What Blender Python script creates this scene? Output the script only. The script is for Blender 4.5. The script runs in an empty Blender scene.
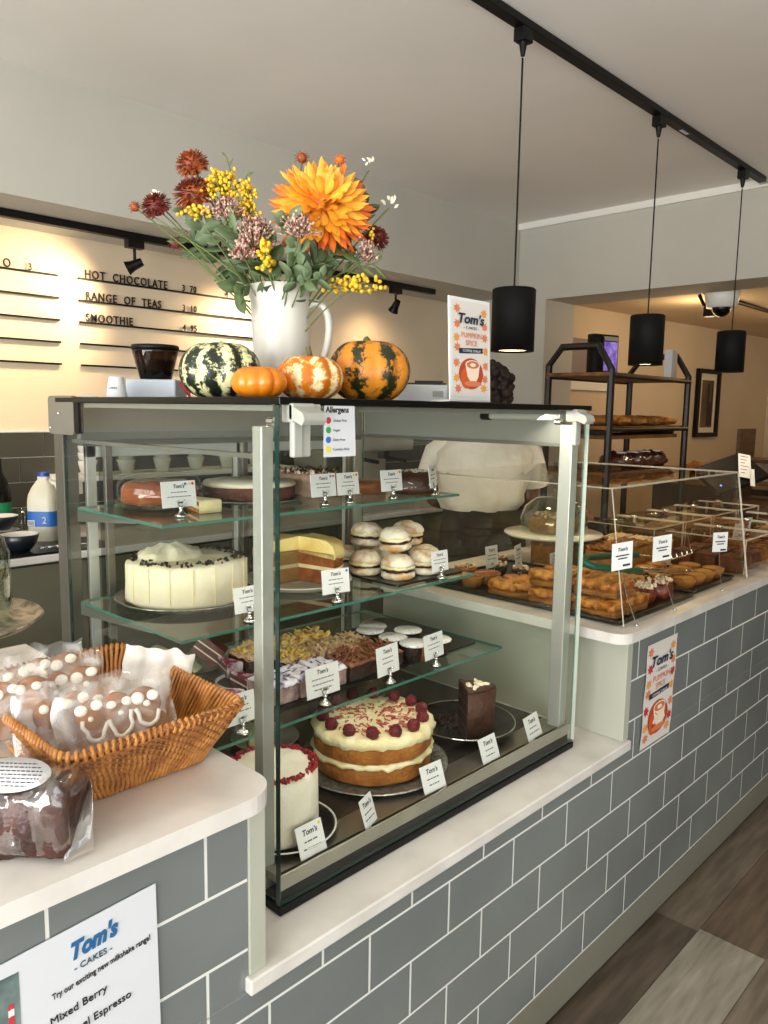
import bpy, math, random
import numpy as np
from mathutils import Vector, Matrix, noise, Euler
random.seed(7)
PI=math.pi; col=bpy.context.scene.collection
# ---------------------------------------------------------------- camera maths
YAW,PITCH,ROLL,F=0.76750277,-0.131692927,0.0151871448,769.0
CAM=Vector((0.803386696,0,1.37157851))
_d=Vector((-math.sin(YAW)*math.cos(PITCH),math.cos(YAW)*math.cos(PITCH),math.sin(PITCH)))
_r=Vector((math.cos(YAW),math.sin(YAW),0)); _u=_r.cross(_d)
RV=math.cos(ROLL)*_r+math.sin(ROLL)*_u; UV=-math.sin(ROLL)*_r+math.cos(ROLL)*_u; DV=_d
def px(u,v,ax,val):
    """point of the place on the plane ax=val that was surveyed at (u,v)"""
    d=RV*((u-384)/F)-UV*((v-512)/F)+DV
    i='XYZ'.index(ax); return CAM+d*((val-CAM[i])/d[i])
def pd(u,v,dep):
    return CAM+(RV*((u-384)/F)-UV*((v-512)/F)+DV)*dep
# ---------------------------------------------------------------- materials
def lin(h):
    if isinstance(h,(tuple,list)): return (h[0],h[1],h[2],1)
    h=h.lstrip('#'); c=[int(h[i:i+2],16)/255 for i in (0,2,4)]
    return tuple((x/12.92 if x<=.04045 else ((x+.055)/1.055)**2.4) for x in c)+(1,)
MATS={}
def pm(name,c1,c2=None,rough=.5,metal=0,scale=8,detail=4,lo=.35,hi=.65,bump=0,bscale=None,spec=.5,coat=0,sss=0,emit=None,es=1,sheen=0,alpha=1,gen=False,stretch=None):
    if name in MATS: return MATS[name]
    m=bpy.data.materials.new(name); m.use_nodes=True; nt=m.node_tree; b=nt.nodes['Principled BSDF']
    b.inputs['Base Color'].default_value=lin(c1); b.inputs['Roughness'].default_value=rough
    b.inputs['Metallic'].default_value=metal; b.inputs['Specular IOR Level'].default_value=spec
    b.inputs['Coat Weight'].default_value=coat
    if sss: b.inputs['Subsurface Weight'].default_value=sss; b.inputs['Subsurface Radius'].default_value=(.01,.006,.003)
    if alpha<1: b.inputs['Alpha'].default_value=alpha
    if emit: b.inputs['Emission Color'].default_value=lin(emit); b.inputs['Emission Strength'].default_value=es
    if c2 or bump:
        tc=nt.nodes.new('ShaderNodeTexCoord'); out=tc.outputs['Object']
        if stretch:
            mp=nt.nodes.new('ShaderNodeMapping'); mp.inputs['Scale'].default_value=stretch
            nt.links.new(out,mp.inputs[0]); out=mp.outputs[0]
    if c2:
        n=nt.nodes.new('ShaderNodeTexNoise'); n.inputs['Scale'].default_value=scale; n.inputs['Detail'].default_value=detail
        r=nt.nodes.new('ShaderNodeValToRGB'); r.color_ramp.elements[0].position=lo; r.color_ramp.elements[1].position=hi
        r.color_ramp.elements[0].color=lin(c1); r.color_ramp.elements[1].color=lin(c2)
        nt.links.new(out,n.inputs['Vector']); nt.links.new(n.outputs[0],r.inputs[0]); nt.links.new(r.outputs[0],b.inputs['Base Color'])
    if bump:
        n2=nt.nodes.new('ShaderNodeTexNoise'); n2.inputs['Scale'].default_value=bscale or scale*3; n2.inputs['Detail'].default_value=4
        bp=nt.nodes.new('ShaderNodeBump'); bp.inputs['Strength'].default_value=bump; bp.inputs['Distance'].default_value=.01
        nt.links.new(out,n2.inputs['Vector']); nt.links.new(n2.outputs[0],bp.inputs['Height']); nt.links.new(bp.outputs[0],b.inputs['Normal'])
    MATS[name]=m; return m
def glass(name,tint='#ffffff',refl=1.0,ior=1.45,rough=0.0,cloud=0,patch=0):
    if name in MATS: return MATS[name]
    m=bpy.data.materials.new(name); m.use_nodes=True; nt=m.node_tree; nt.nodes.clear()
    o=nt.nodes.new('ShaderNodeOutputMaterial'); mx=nt.nodes.new('ShaderNodeMixShader'); t=nt.nodes.new('ShaderNodeBsdfTransparent')
    g=nt.nodes.new('ShaderNodeBsdfGlossy'); f=nt.nodes.new('ShaderNodeFresnel'); mu=nt.nodes.new('ShaderNodeMath'); mu.operation='MULTIPLY'
    t.inputs[0].default_value=lin(tint); g.inputs['Roughness'].default_value=rough; g.inputs[0].default_value=(1,1,1,1)
    f.inputs[0].default_value=ior; mu.inputs[1].default_value=refl
    gm=nt.nodes.new('ShaderNodeNewGeometry'); bf=nt.nodes.new('ShaderNodeMath'); bf.operation='SUBTRACT'; bf.inputs[0].default_value=1; nt.links.new(gm.outputs['Backfacing'],bf.inputs[1])
    m3=nt.nodes.new('ShaderNodeMath'); m3.operation='MULTIPLY'; nt.links.new(f.outputs[0],mu.inputs[0]); nt.links.new(mu.outputs[0],m3.inputs[0]); nt.links.new(bf.outputs[0],m3.inputs[1]); nt.links.new(m3.outputs[0],mx.inputs[0]); nt.links.new(t.outputs[0],mx.inputs[1]); nt.links.new(g.outputs[0],mx.inputs[2])
    sh=mx.outputs[0]
    if cloud:
        d=nt.nodes.new('ShaderNodeBsdfDiffuse'); d.inputs[0].default_value=(.9,.9,.88,1)
        m2=nt.nodes.new('ShaderNodeMixShader'); m2.inputs[0].default_value=cloud
        if patch:
            tc=nt.nodes.new('ShaderNodeTexCoord'); nz=nt.nodes.new('ShaderNodeTexNoise'); nz.inputs['Scale'].default_value=patch; nz.inputs['Detail'].default_value=3; nz.inputs['Distortion'].default_value=1.5
            mr=nt.nodes.new('ShaderNodeMapRange'); mr.inputs[1].default_value=.45; mr.inputs[2].default_value=.68; mr.inputs[3].default_value=cloud*.06; mr.inputs[4].default_value=cloud
            nt.links.new(tc.outputs['Object'],nz.inputs[0]); nt.links.new(nz.outputs[0],mr.inputs[0]); nt.links.new(mr.outputs[0],m2.inputs[0])
        nt.links.new(sh,m2.inputs[1]); nt.links.new(d.outputs[0],m2.inputs[2]); sh=m2.outputs[0]
    nt.links.new(sh,o.inputs[0]); MATS[name]=m; return m
def pumpkin_mat(name,ca,cb,cc,n,amp,thr,sc=30):
    """stripes that follow the ribs of the fruit, ragged and speckled"""
    m=bpy.data.materials.new(name); m.use_nodes=True; nt=m.node_tree; N=nt.nodes; L=nt.links; b=N['Principled BSDF']
    b.inputs['Roughness'].default_value=.38
    tc=N.new('ShaderNodeTexCoord'); sp=N.new('ShaderNodeSeparateXYZ'); L.new(tc.outputs['Object'],sp.inputs[0])
    def mth(op,a,bv=None):
        q=N.new('ShaderNodeMath'); q.operation=op
        for i,x in enumerate((a,bv)):
            if x is None: continue
            if hasattr(x,'is_linked'): L.new(x,q.inputs[i])
            else: q.inputs[i].default_value=x
        return q.outputs[0]
    a=mth('ARCTAN2',sp.outputs[1],sp.outputs[0])
    s=mth('SINE',mth('MULTIPLY',a,n))
    nz=N.new('ShaderNodeTexNoise'); nz.inputs['Scale'].default_value=sc; nz.inputs['Detail'].default_value=5; L.new(tc.outputs['Object'],nz.inputs[0])
    nz.inputs['Roughness'].default_value=.75
    v=mth('ADD',s,mth('MULTIPLY',mth('SUBTRACT',nz.outputs[0],.5),amp))
    r=N.new('ShaderNodeValToRGB'); e=r.color_ramp.elements
    v2=mth('ADD',mth('MULTIPLY',v,.25),.5); L.new(v2,r.inputs[0])
    e[0].position=thr; e[0].color=lin(ca); e[1].position=thr+.03; e[1].color=lin(cb)
    x=r.color_ramp.elements.new(min(.97,thr+.3)); x.color=lin(cc)
    L.new(r.outputs[0],b.inputs['Base Color'])
    return m
# ---------------------------------------------------------------- mesh builder
def rot(ax,a): return Matrix.Rotation(a,4,ax)
def basis(o,r,u):
    r=Vector(r).normalized(); u=Vector(u); n=r.cross(u).normalized(); u=n.cross(r)
    M=Matrix.Identity(4)
    for i,c in enumerate((r,u,n)):
        for k in range(3): M[k][i]=c[k]
    for k in range(3): M[k][3]=o[k]
    return M
class MB:
    def __init__(s): s.v=[];s.f=[];s.m=[];s.s=[]
    def add(s,v,f,mi=0,smooth=False,M=None):
        b=len(s.v)
        if M is not None: v=[M@Vector(p) for p in v]
        s.v+= [tuple(p) for p in v]
        for q in f: s.f.append(tuple(b+i for i in q)); s.m.append(mi); s.s.append(smooth)
        return s
    def box(s,a,b,mi=0,M=None):
        x0,y0,z0=a;x1,y1,z1=b
        v=[(x0,y0,z0),(x1,y0,z0),(x1,y1,z0),(x0,y1,z0),(x0,y0,z1),(x1,y0,z1),(x1,y1,z1),(x0,y1,z1)]
        return s.add(v,[(3,2,1,0),(4,5,6,7),(0,1,5,4),(1,2,6,5),(2,3,7,6),(3,0,4,7)],mi,False,M)
    def cbox(s,c,d,mi=0,M=None):
        return s.box([c[i]-d[i]/2 for i in range(3)],[c[i]+d[i]/2 for i in range(3)],mi,M)
    def cyl(s,p0,p1,r0,r1=None,n=16,mi=0,smooth=True,cap=True,M=None):
        r1=r0 if r1 is None else r1; p0=Vector(p0);p1=Vector(p1); d=(p1-p0).normalized()
        a=d.orthogonal().normalized(); b=d.cross(a)
        v=[p0+(a*math.cos(t)+b*math.sin(t))*r0 for t in [2*PI*i/n for i in range(n)]]+[p1+(a*math.cos(t)+b*math.sin(t))*r1 for t in [2*PI*i/n for i in range(n)]]
        s.add(v,[(i,(i+1)%n,n+(i+1)%n,n+i) for i in range(n)],mi,smooth,M)
        if cap:
            s.add(v[:n],[tuple(reversed(range(n)))],mi,False,M); s.add(v[n:],[tuple(range(n))],mi,False,M)
        return s
    def tube(s,pts,r,n=8,mi=0,closed=False,M=None,smooth=True):
        pts=[Vector(p) for p in pts]; k=len(pts); rs=r if isinstance(r,(list,tuple)) else [r]*k
        v=[];pa=None
        for i,p in enumerate(pts):
            if closed: t=pts[(i+1)%k]-pts[i-1]
            else: t=pts[min(i+1,k-1)]-pts[max(i-1,0)]
            t.normalize()
            if pa is None: a=t.orthogonal().normalized()
            else:
                a=pa-t*pa.dot(t)
                a=a.normalized() if a.length>1e-6 else t.orthogonal().normalized()
            pa=a; b=t.cross(a)
            v+=[p+(a*math.cos(2*PI*j/n)+b*math.sin(2*PI*j/n))*rs[i] for j in range(n)]
        f=[]
        for i in range(k if closed else k-1):
            q=(i+1)%k
            f+=[(i*n+j,i*n+(j+1)%n,q*n+(j+1)%n,q*n+j) for j in range(n)]
        s.add(v,f,mi,smooth,M)
        if not closed:
            s.add(v[:n],[tuple(reversed(range(n)))],mi,False,M); s.add(v[-n:],[tuple(range(n))],mi,False,M)
        return s
    def lathe(s,c,prof,n=40,mi=0,a0=0,a1=2*PI,nz=0,nf=20,smooth=True,M=None,fn=None,cutmi=None,seed=0):
        full=abs(a1-a0-2*PI)<1e-6; k=len(prof); na=n if full else n+1; v=[]
        for i in range(na):
            t=a0+(a1-a0)*i/n
            for (r,z) in prof:
                rr,zz=r,z
                if nz and r>1e-5:
                    q=noise.noise(Vector((r*math.cos(t)*nf+seed,r*math.sin(t)*nf,z*nf+seed)))
                    rr+=q*nz; zz+=noise.noise(Vector((r*math.cos(t)*nf-9,r*math.sin(t)*nf+seed,z*nf+5)))*nz*(1 if z>prof[0][1]+1e-4 else 0)
                if fn: rr,zz=fn(t,rr,zz)
                v.append((c[0]+rr*math.cos(t),c[1]+rr*math.sin(t),c[2]+zz))
        f=[]
        for i in range(n):
            q=(i+1)%na
            for j in range(k-1): f.append((i*k+j,q*k+j,q*k+j+1,i*k+j+1))
        s.add(v,f,mi,smooth,M)
        if not full:
            cm=mi if cutmi is None else cutmi
            s.add(v[:k],[tuple(range(k))],cm,False,M); s.add(v[-k:],[tuple(reversed(range(k)))],cm,False,M)
        return s
    def sph(s,c,r,nu=16,nv=10,mi=0,nz=0,nf=20,M=None,fn=None,seed=0,flat=None):
        if not isinstance(r,(tuple,list)): r=(r,r,r)
        v=[];f=[]
        for j in range(nv+1):
            ph=PI*j/nv
            for i in range(nu):
                t=2*PI*i/nu; d=Vector((math.sin(ph)*math.cos(t),math.sin(ph)*math.sin(t),-math.cos(ph)))
                k=1+(noise.noise(Vector(d)*nf*.1+Vector((seed,seed,0)))*nz if nz else 0)
                if fn: k*=fn(t,ph)
                z=c[2]+d.z*r[2]*k
                if flat is not None: z=max(z,c[2]-flat)
                v.append((c[0]+d.x*r[0]*k,c[1]+d.y*r[1]*k,z))
        for j in range(nv):
            for i in range(nu): f.append((j*nu+i,j*nu+(i+1)%nu,(j+1)*nu+(i+1)%nu,(j+1)*nu+i))
        return s.add(v,f,mi,True,M)
    def prism(s,poly,z0,z1,mi=0,M=None,smooth=False):
        n=len(poly); v=[(x,y,z0) for x,y in poly]+[(x,y,z1) for x,y in poly]
        s.add(v,[tuple(reversed(range(n))),tuple(range(n,2*n))],mi,False,M)
        return s.add(v,[(i,(i+1)%n,n+(i+1)%n,n+i) for i in range(n)],mi,smooth,M)
    def grid(s,fn,nu,nv,mi=0,smooth=True,M=None):
        v=[fn(i/nu,j/nv) for j in range(nv+1) for i in range(nu+1)]
        f=[(j*(nu+1)+i,j*(nu+1)+i+1,(j+1)*(nu+1)+i+1,(j+1)*(nu+1)+i) for j in range(nv) for i in range(nu)]
        return s.add(v,f,mi,smooth,M)
    def leaf(s,p,d,up,L,W,mi=0,curl=.2,fold=.15,seg=5,shape=1.0):
        d=Vector(d).normalized(); up=Vector(up); sd=d.cross(up)
        sd=sd.normalized() if sd.length>1e-4 else d.orthogonal().normalized(); nr=sd.cross(d); v=[];f=[]
        for i in range(seg+1):
            t=i/seg; w=W*.5*(math.sin(PI*min(1,t**shape*.97+.03)))**.8; c=Vector(p)+d*(L*t)+nr*(L*curl*math.sin(t*PI*.6)*t)
            v+=[c-sd*w+nr*w*fold,c,c+sd*w+nr*w*fold]
        for i in range(seg):
            a=i*3; f+=[(a,a+1,a+4,a+3),(a+1,a+2,a+5,a+4)]
        return s.add(v,f,mi,True)
    def build(s,name,mats,parent=None,origin=None,bevel=0,solid=0,seg=2,subd=0):
        if not isinstance(mats,(list,tuple)): mats=[mats]
        me=bpy.data.meshes.new(name); o=bpy.data.objects.new(name,me); col.objects.link(o)
        off=Vector(origin) if origin is not None else Vector((0,0,0))
        if parent:
            o.parent=parent; w=Vector((0,0,0)); p=parent
            while p: w+=p.location; p=p.parent
            off=w
        else: o.location=off
        me.from_pydata([(a-off.x,b-off.y,c-off.z) for a,b,c in s.v],[],s.f)
        for m in mats: me.materials.append(m)
        me.polygons.foreach_set('material_index',s.m); me.polygons.foreach_set('use_smooth',s.s); me.update()
        if solid:
            k=o.modifiers.new('s','SOLIDIFY'); k.thickness=solid; k.offset=0
        if bevel:
            k=o.modifiers.new('b','BEVEL'); k.width=bevel; k.segments=seg; k.limit_method='ANGLE'; k.angle_limit=.7; k.harden_normals=False
        if subd:
            k=o.modifiers.new('u','SUBSURF'); k.levels=subd; k.render_levels=subd
        return o
def thing(name,label,cat,loc=(0,0,0),group=None):
    o=bpy.data.objects.new(name,None); col.objects.link(o); o.location=loc; o.empty_display_size=.05
    return tag(o,label,cat,group)
def tag(o,label=None,cat=None,group=None,kind=None):
    if label: o['label']=label
    if cat: o['category']=cat
    if group: o['group']=group
    if kind: o['kind']=kind
    return o
def struct(o): o['kind']='structure'; return o
def dup(root,label=None,M=None,loc=None,rz=None,group=None,scale=None):
    r=root.copy(); col.objects.link(r)
    def rec(a,b):
        for ch in [c for c in bpy.data.objects if c.parent==a and c is not b]:
            c=ch.copy(); col.objects.link(c); c.parent=b; rec(ch,c)
    rec(root,r)
    place(r,M,loc,rz,scale)
    if label: r['label']=label
    if group: r['group']=group
    return r
def place(r,M=None,loc=None,rz=None,scale=None):
    if M is not None:
        r.location=M.to_translation(); r.rotation_euler=M.to_euler()
    if loc is not None: r.location=loc
    if rz is not None: r.rotation_euler=(0,0,rz)
    if scale: r.scale=(scale,)*3 if not isinstance(scale,(tuple,list)) else scale
def text(name,s,size,mat,o,r,u,parent=None,align='LEFT',shear=0,bold=0,ext=.0004,sp=1,sx=1,lift=.0006):
    c=bpy.data.curves.new(name,'FONT'); c.body=s; c.size=size; c.align_x=align; c.shear=shear; c.offset=bold; c.extrude=ext; c.space_character=sp; c.resolution_u=3
    t=bpy.data.objects.new(name+'_c',c); col.objects.link(t)
    dg=bpy.context.evaluated_depsgraph_get(); me=bpy.data.meshes.new_from_object(t.evaluated_get(dg)); bpy.data.objects.remove(t)
    M=basis(o,r,u); S=Matrix.Diagonal((sx,1,1,1)); n=Vector((M[0][2],M[1][2],M[2][2]))
    off=Vector((0,0,0)); p=parent
    while p: off+=p.location; p=p.parent
    me.transform(Matrix.Translation(-off+n*(lift+ext))@M@S); me.materials.clear(); me.materials.append(mat)
    ob=bpy.data.objects.new(name,me); col.objects.link(ob)
    if parent: ob.parent=parent
    return ob
def rrect(x0,y0,x1,y1,r,n=6,corners=(1,1,1,1)):
    P=[]
    for (cx,cy,a,k) in ((x0+r,y0+r,PI,0),(x1-r,y0+r,1.5*PI,1),(x1-r,y1-r,0,2),(x0+r,y1-r,.5*PI,3)):
        if corners[k]:
            for i in range(n+1): t=a+.5*PI*i/n; P.append((cx+r*math.cos(t),cy+r*math.sin(t)))
        else:
            P.append(((x0,x1,x1,x0)[k],(y0,y0,y1,y1)[k]))
    return P
# ---------------------------------------------------------------- palette
M_wall=pm('wall_paint','#c3bfb4','#bdb9ae',rough=.85,scale=2,bump=.03,bscale=60)
M_ceil=pm('ceiling_paint','#f2ece5','#e9e3db',rough=.9,scale=1.2,bump=.04,bscale=30)
M_white=pm('white_gloss','#efece4',rough=.35)
M_cream=pm('cream_paint','#e0ccb0','#d9c4a6',rough=.85,scale=2)
M_tile=pm('grey_tile','#7b7f7d','#707472',rough=.22,scale=3,bump=.02,bscale=14,spec=.6)
M_grout=pm('white_grout','#dcdad4',rough=.9)
M_panel=pm('sage_panel','#b2b2a2','#acac9b',rough=.5,scale=3)
M_kick=pm('sage_plinth','#807d6f','#787568',rough=.5,scale=2)
M_marble=pm('pale_marble','#e0dad2','#cbc4bb',rough=.25,scale=9,detail=8,lo=.45,hi=.75,spec=.5)
M_black=pm('black_metal','#0a0909',rough=.45,spec=.25)
M_matte=pm('matte_black','#0b0a09',rough=.65,spec=.2)
M_gloss=pm('gloss_black','#060707',rough=.25,spec=.3)
M_alu=pm('brushed_steel','#c6c7be','#b4b5ac',rough=.38,metal=.55,scale=6,stretch=(1,1,.05))
M_alum=pm('light_aluminium','#cfd1ca',rough=.4,metal=.6)
M_steel=pm('stainless_steel','#9a958a','#8c877d',rough=.3,metal=.9,scale=5)
M_chrome=pm('chrome','#e2e2e0',rough=.08,metal=1)
M_greyp=pm('grey_plastic','#a9a99f',rough=.45)
M_darkg=pm('dark_grey','#3c3b36',rough=.6)
M_glass=glass('clear_glass','#fcfdfb',.9)
M_glasst=glass('greenish_shelf_glass','#f1f8f4',.9)
M_edge=pm('green_glass_edge','#12302b',rough=.1,coat=.5)
M_edgel=pm('pale_glass_edge','#3f7767',rough=.15,coat=.4)
M_acr=glass('clear_acrylic','#fbfaf6',.75)
M_acre=pm('acrylic_edge_highlight','#d9d0bd',rough=.2,alpha=.55)  # pale tone for edge tubes that paint the highlights on the acrylic covers
M_paper=pm('white_paper','#d2d3d6',rough=.7)
M_ink=pm('black_ink','#141414',rough=.7)
M_navy=pm('navy_ink','#16283f',rough=.6)
M_blue=pm('blue_ink','#1f5f90',rough=.6)
M_card=pm('card_white','#e6e5e2',rough=.6)
M_greyd=pm('dull_grey_steel','#77766c','#6c6b62',rough=.4,metal=.4,scale=4)
M_fine=pm('fine_print','#55534f',rough=.8)
# ================================================================ ROOM
CZ=2.47; XR=2.7; YB=-1.9
def plank_mat(i,a,b): return pm('floor_plank_%s'%i,a,b,rough=.42,scale=14,detail=8,lo=.3,hi=.72,stretch=(3.2,.35,1),bump=.08,bscale=30)
FM=[plank_mat('pale','#aaa191','#7d7465'),plank_mat('mid','#857866','#5a4f43'),plank_mat('dark','#6b5d4e','#453b31'),plank_mat('brown','#7a6654','#4f4236')]
mb=MB(); pw=.167; rnd=random.Random(5)
for i in range(-4,18):
    x0=.103+(i)*pw; 
    if x0>XR+.2 or x0<-.9: continue
    y=-2.0+((i*37)%10)/10*1.2
    if i==0: y=1.976-1.2*4
    if i==1: y=1.684+.32-1.2*4+.3
    while y<8:
        y1=y+1.2; k=rnd.choice([1,1,2,3,0])
        if i==0 and y<1.8<y1: k=0
        if i==0 and abs(y-1.976)<.05: k=3
        if i in(-1,): k=2 if y<1.9 else 1
        mb.box((x0+.0008,y+.0008,-.02),(x0+pw-.0008,y1-.0008,0),k); y=y1
mb.box((-3.2,-2.2,-.06),(3.2,8.2,-.004),2)
struct(mb.build('floor',FM))
mb=MB(); mb.box((-2.5,YB-.1,CZ),(XR+.1,4.0,CZ+.1)); struct(mb.build('ceiling',M_ceil))
# menu wall with grey tile splashback
mb=MB(); mb.box((-2.5,YB-.1,0),(-2.4,4.05,CZ)); struct(mb.build('wall_back',M_cream))
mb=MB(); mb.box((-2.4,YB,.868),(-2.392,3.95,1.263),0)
M_tile_shaded=pm('splashback_tile_shaded','#4b4a43','#434239',rough=.3,scale=2)  # same grey tile as the counter, with the shade put into its colour
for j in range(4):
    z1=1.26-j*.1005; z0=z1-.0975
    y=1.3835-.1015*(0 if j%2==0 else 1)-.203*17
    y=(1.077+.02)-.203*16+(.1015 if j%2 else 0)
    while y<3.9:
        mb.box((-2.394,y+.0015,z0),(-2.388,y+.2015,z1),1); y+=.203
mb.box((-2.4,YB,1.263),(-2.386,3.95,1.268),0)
struct(mb.build('wall_back_splashback',[M_grout,M_tile_shaded]))
# dropped soffit over the back counter
mb=MB(); mb.box((-2.4,YB,2.055),(-1.92,3.95,CZ)); struct(mb.build('ceiling_soffit',M_wall))
# end wall with wide opening
mb=MB(); mb.box((-2.4,3.95,0),(-1.725,4.27,2.025)); mb.box((-2.4,3.95,2.025),(XR,4.27,CZ)); struct(mb.build('wall_end',M_wall))
mb=MB(); mb.box((-1.92,3.93,2.435),(XR,3.95,2.47)); struct(mb.build('trim_1',M_white))
# room behind
mb=MB(); 
v=[(-1.88,4.27,0),(-1.61,7.55,0),(-1.61,7.55,2.07),(-1.88,4.27,2.07)]
n=Vector((-.1,.01,0)); v2=[tuple(Vector(p)+n) for p in v]
mb.add(v+v2,[(0,1,2,3),(7,6,5,4),(0,3,7,4),(1,5,6,2),(3,2,6,7)]); struct(mb.build('wall_left',M_cream))
mb=MB(); mb.box((-1.9,7.5,0),(XR,7.6,2.07)); struct(mb.build('wall_far',M_cream))
mb=MB(); mb.box((-1.98,4.27,2.06),(XR,7.6,2.16)); struct(mb.build('ceiling_rear',M_cream))
# street side: glazed shopfronts to the right of and behind the camera
def shopfront(axis,pos,a,b,nm,npan):
    mb=MB(); 
    def bx(u0,u1,z0,z1,t=.1):
        if axis=='X': mb.box((pos,u0,z0),(pos+t,u1,z1))
        else: mb.box((u0,pos-t,z0),(u1,pos,z1))
    return mb,bx
mb,bx=shopfront('X',XR,0,0,'',0)
bx(YB,-1.2,0,CZ); bx(2.1,7.6,0,CZ); bx(-1.2,2.1,0,.45); bx(-1.2,2.1,2.3,CZ); struct(mb.build('wall_right',M_wall))
mb,bx=shopfront('Y',YB,0,0,'',0)
bx(-2.5,-1.2,0,CZ); bx(2.3,XR+.1,0,CZ); bx(-1.2,2.3,0,.45); bx(-1.2,2.3,2.3,CZ); struct(mb.build('wall_front',M_wall))
mb=MB()
for y in (-1.2,-.1,1.0,2.05): mb.box((XR+.02,y,.45),(XR+.08,y+.055,2.3))
for z in (.45,1.78,2.25): mb.box((XR+.02,-1.2,z),(XR+.08,2.1,z+.05))
w=struct(mb.build('window_1',M_white)); mb=MB(); mb.box((XR+.045,-1.2,.45),(XR+.05,2.1,2.3)); mb.build('pane',M_glass,w)
mb=MB()
for x in (-1.2,-.05,1.1,2.25): mb.box((x,YB-.08,.45),(x+.055,YB-.02,2.3))
for z in (.45,1.78,2.25): mb.box((-1.2,YB-.08,z),(2.3,YB-.02,z+.05))
w=struct(mb.build('window_2',M_white)); mb=MB(); mb.box((-1.2,YB-.05,.45),(2.3,YB-.045,2.3)); mb.build('pane',M_glass,w)
mb=MB(); mb.box((-12,-12,-.25),(14,14,-.08)); struct(mb.build('ground',pm('pavement','#8d8a84','#77746e',scale=1.5,rough=.9)))

# ================================================================ TILED COUNTER
ctr=thing('tiled_counter','long grey brick-tiled service counter with pale grout and a lowered middle bay','counter',(0,1.5,0))
mb=MB()
mb.box((-.82,-.9,.1),(-.012,.6,.843)); mb.box((-.82,.6,.1),(-.012,1.69,.566)); mb.box((-.78,1.69,.1),(-.012,3.9,.843))
mb.build('carcass',M_panel,ctr)
mb=MB(); T0=1.52592; W=.203; H=.103; Z0=.5284; g=.0021; xt=.0
REG=[(-.9,3.9,.116,.566),(-.9,.5755,.566,.843),(1.692,3.9,.566,.843)]
def tile(y0,y1,z0,z1):
    c=.0007; xa=-.008
    v=[(xa,y0,z0),(xa,y1,z0),(xa,y1,z1),(xa,y0,z1),(xt-c,y0,z0),(xt-c,y1,z0),(xt-c,y1,z1),(xt-c,y0,z1),(xt,y0+c,z0+c),(xt,y1-c,z0+c),(xt,y1-c,z1-c),(xt,y0+c,z1-c)]
    mb.add(v,[(8,9,10,11),(4,5,9,8),(5,6,10,9),(6,7,11,10),(7,4,8,11),(0,1,5,4),(1,2,6,5),(2,3,7,6),(3,0,4,7)],0)
for (ya,yb,za,zb) in REG:
    for j in range(-4,5):
        zt=Z0-j*H; zbm=zt-H; a,b=max(zbm+g,za),min(zt-g,zb)
        if b-a<.008: continue
        off=.5*W if j%2==0 else 0
        for i in range(-14,14):
            y0=T0+off+i*W+g; y1=y0+W-2*g; y0c,y1c=max(y0,ya),min(y1,yb)
            if y1c-y0c>.01: tile(y0c,y1c,a,b)
mb.build('brick_tiling',M_tile,ctr)
mb=MB()
for (ya,yb,za,zb) in REG: mb.box((-.0125,ya,za-.002),(-.0006,yb,zb))
mb.build('grout',M_grout,ctr)
mb=MB(); mb.box((-.06,-.9,.025),(.001,3.9,.1145)); mb.box((-.08,-.9,0),(-.012,3.9,.025),1); mb.build('plinth',[M_kick,M_black],ctr,bevel=.001)  # black strip at the floor paints in the shadow gap under the kick band
mb=MB(); mb.box((-.8,.5765,.5925),(.003,.6045,.8425)); mb.build('end_panel',M_panel,ctr,bevel=.0015)
mb=MB(); mb.box((-.8,1.664,.5925),(.003,1.691,.8425)); mb.build('end_panel',M_panel,ctr,bevel=.0015)
mb=MB(); mb.box((-.84,.571,.568),(.013,1.69,.592)); tag(mb.build('marble_slab',M_marble,origin=(0,1,.568),bevel=.003),'pale marble shelf slab under the glass cake case in the lowered bay','worktop')
mb=MB(); mb.prism(rrect(-.84,-.9,.03,.612,.05,8,(0,0,1,0)),.8435,.868)
tag(mb.build('worktop',M_marble,origin=(0,0,.8435),bevel=.008,seg=4),'white worktop with rounded corner holding the wicker basket and loaf','worktop')
mb=MB(); mb.prism(rrect(-.8,1.61,.022,3.9,.04,8,(0,1,0,0)),.8435,.868)
tag(mb.build('worktop',M_marble,origin=(0,2,.8435),bevel=.008,seg=4),'long white worktop under the pastry covers at the right','worktop')
# ---- back counter
bc=thing('back_counter','olive grey base units along the tiled splashback behind the case','cabinet',(-2.1,1.2,0))
mb=MB(); mb.box((-2.385,YB+.02,0),(-1.86,3.4,.1),0); mb.box((-2.385,YB+.02,.1),(-1.83,3.4,.84)); mb.build('carcass',pm('olive_unit','#6d6a58','#66634f',rough=.6),bc)
for y in (-1.2,-.6,0,.6,1.2,1.8,2.4):
    mb=MB(); mb.box((-1.83,y+.003,.12),(-1.81,y+.597,.832)); mb.build('door',MATS['olive_unit'],bc,bevel=.002)
mb=MB(); mb.box((-2.386,YB+.02,.842),(-1.79,3.4,.868)); tag(mb.build('worktop',M_marble,origin=(-2.1,1,.842),bevel=.004),'pale back worktop holding the milk bottle and dark bowls','worktop')

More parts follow.
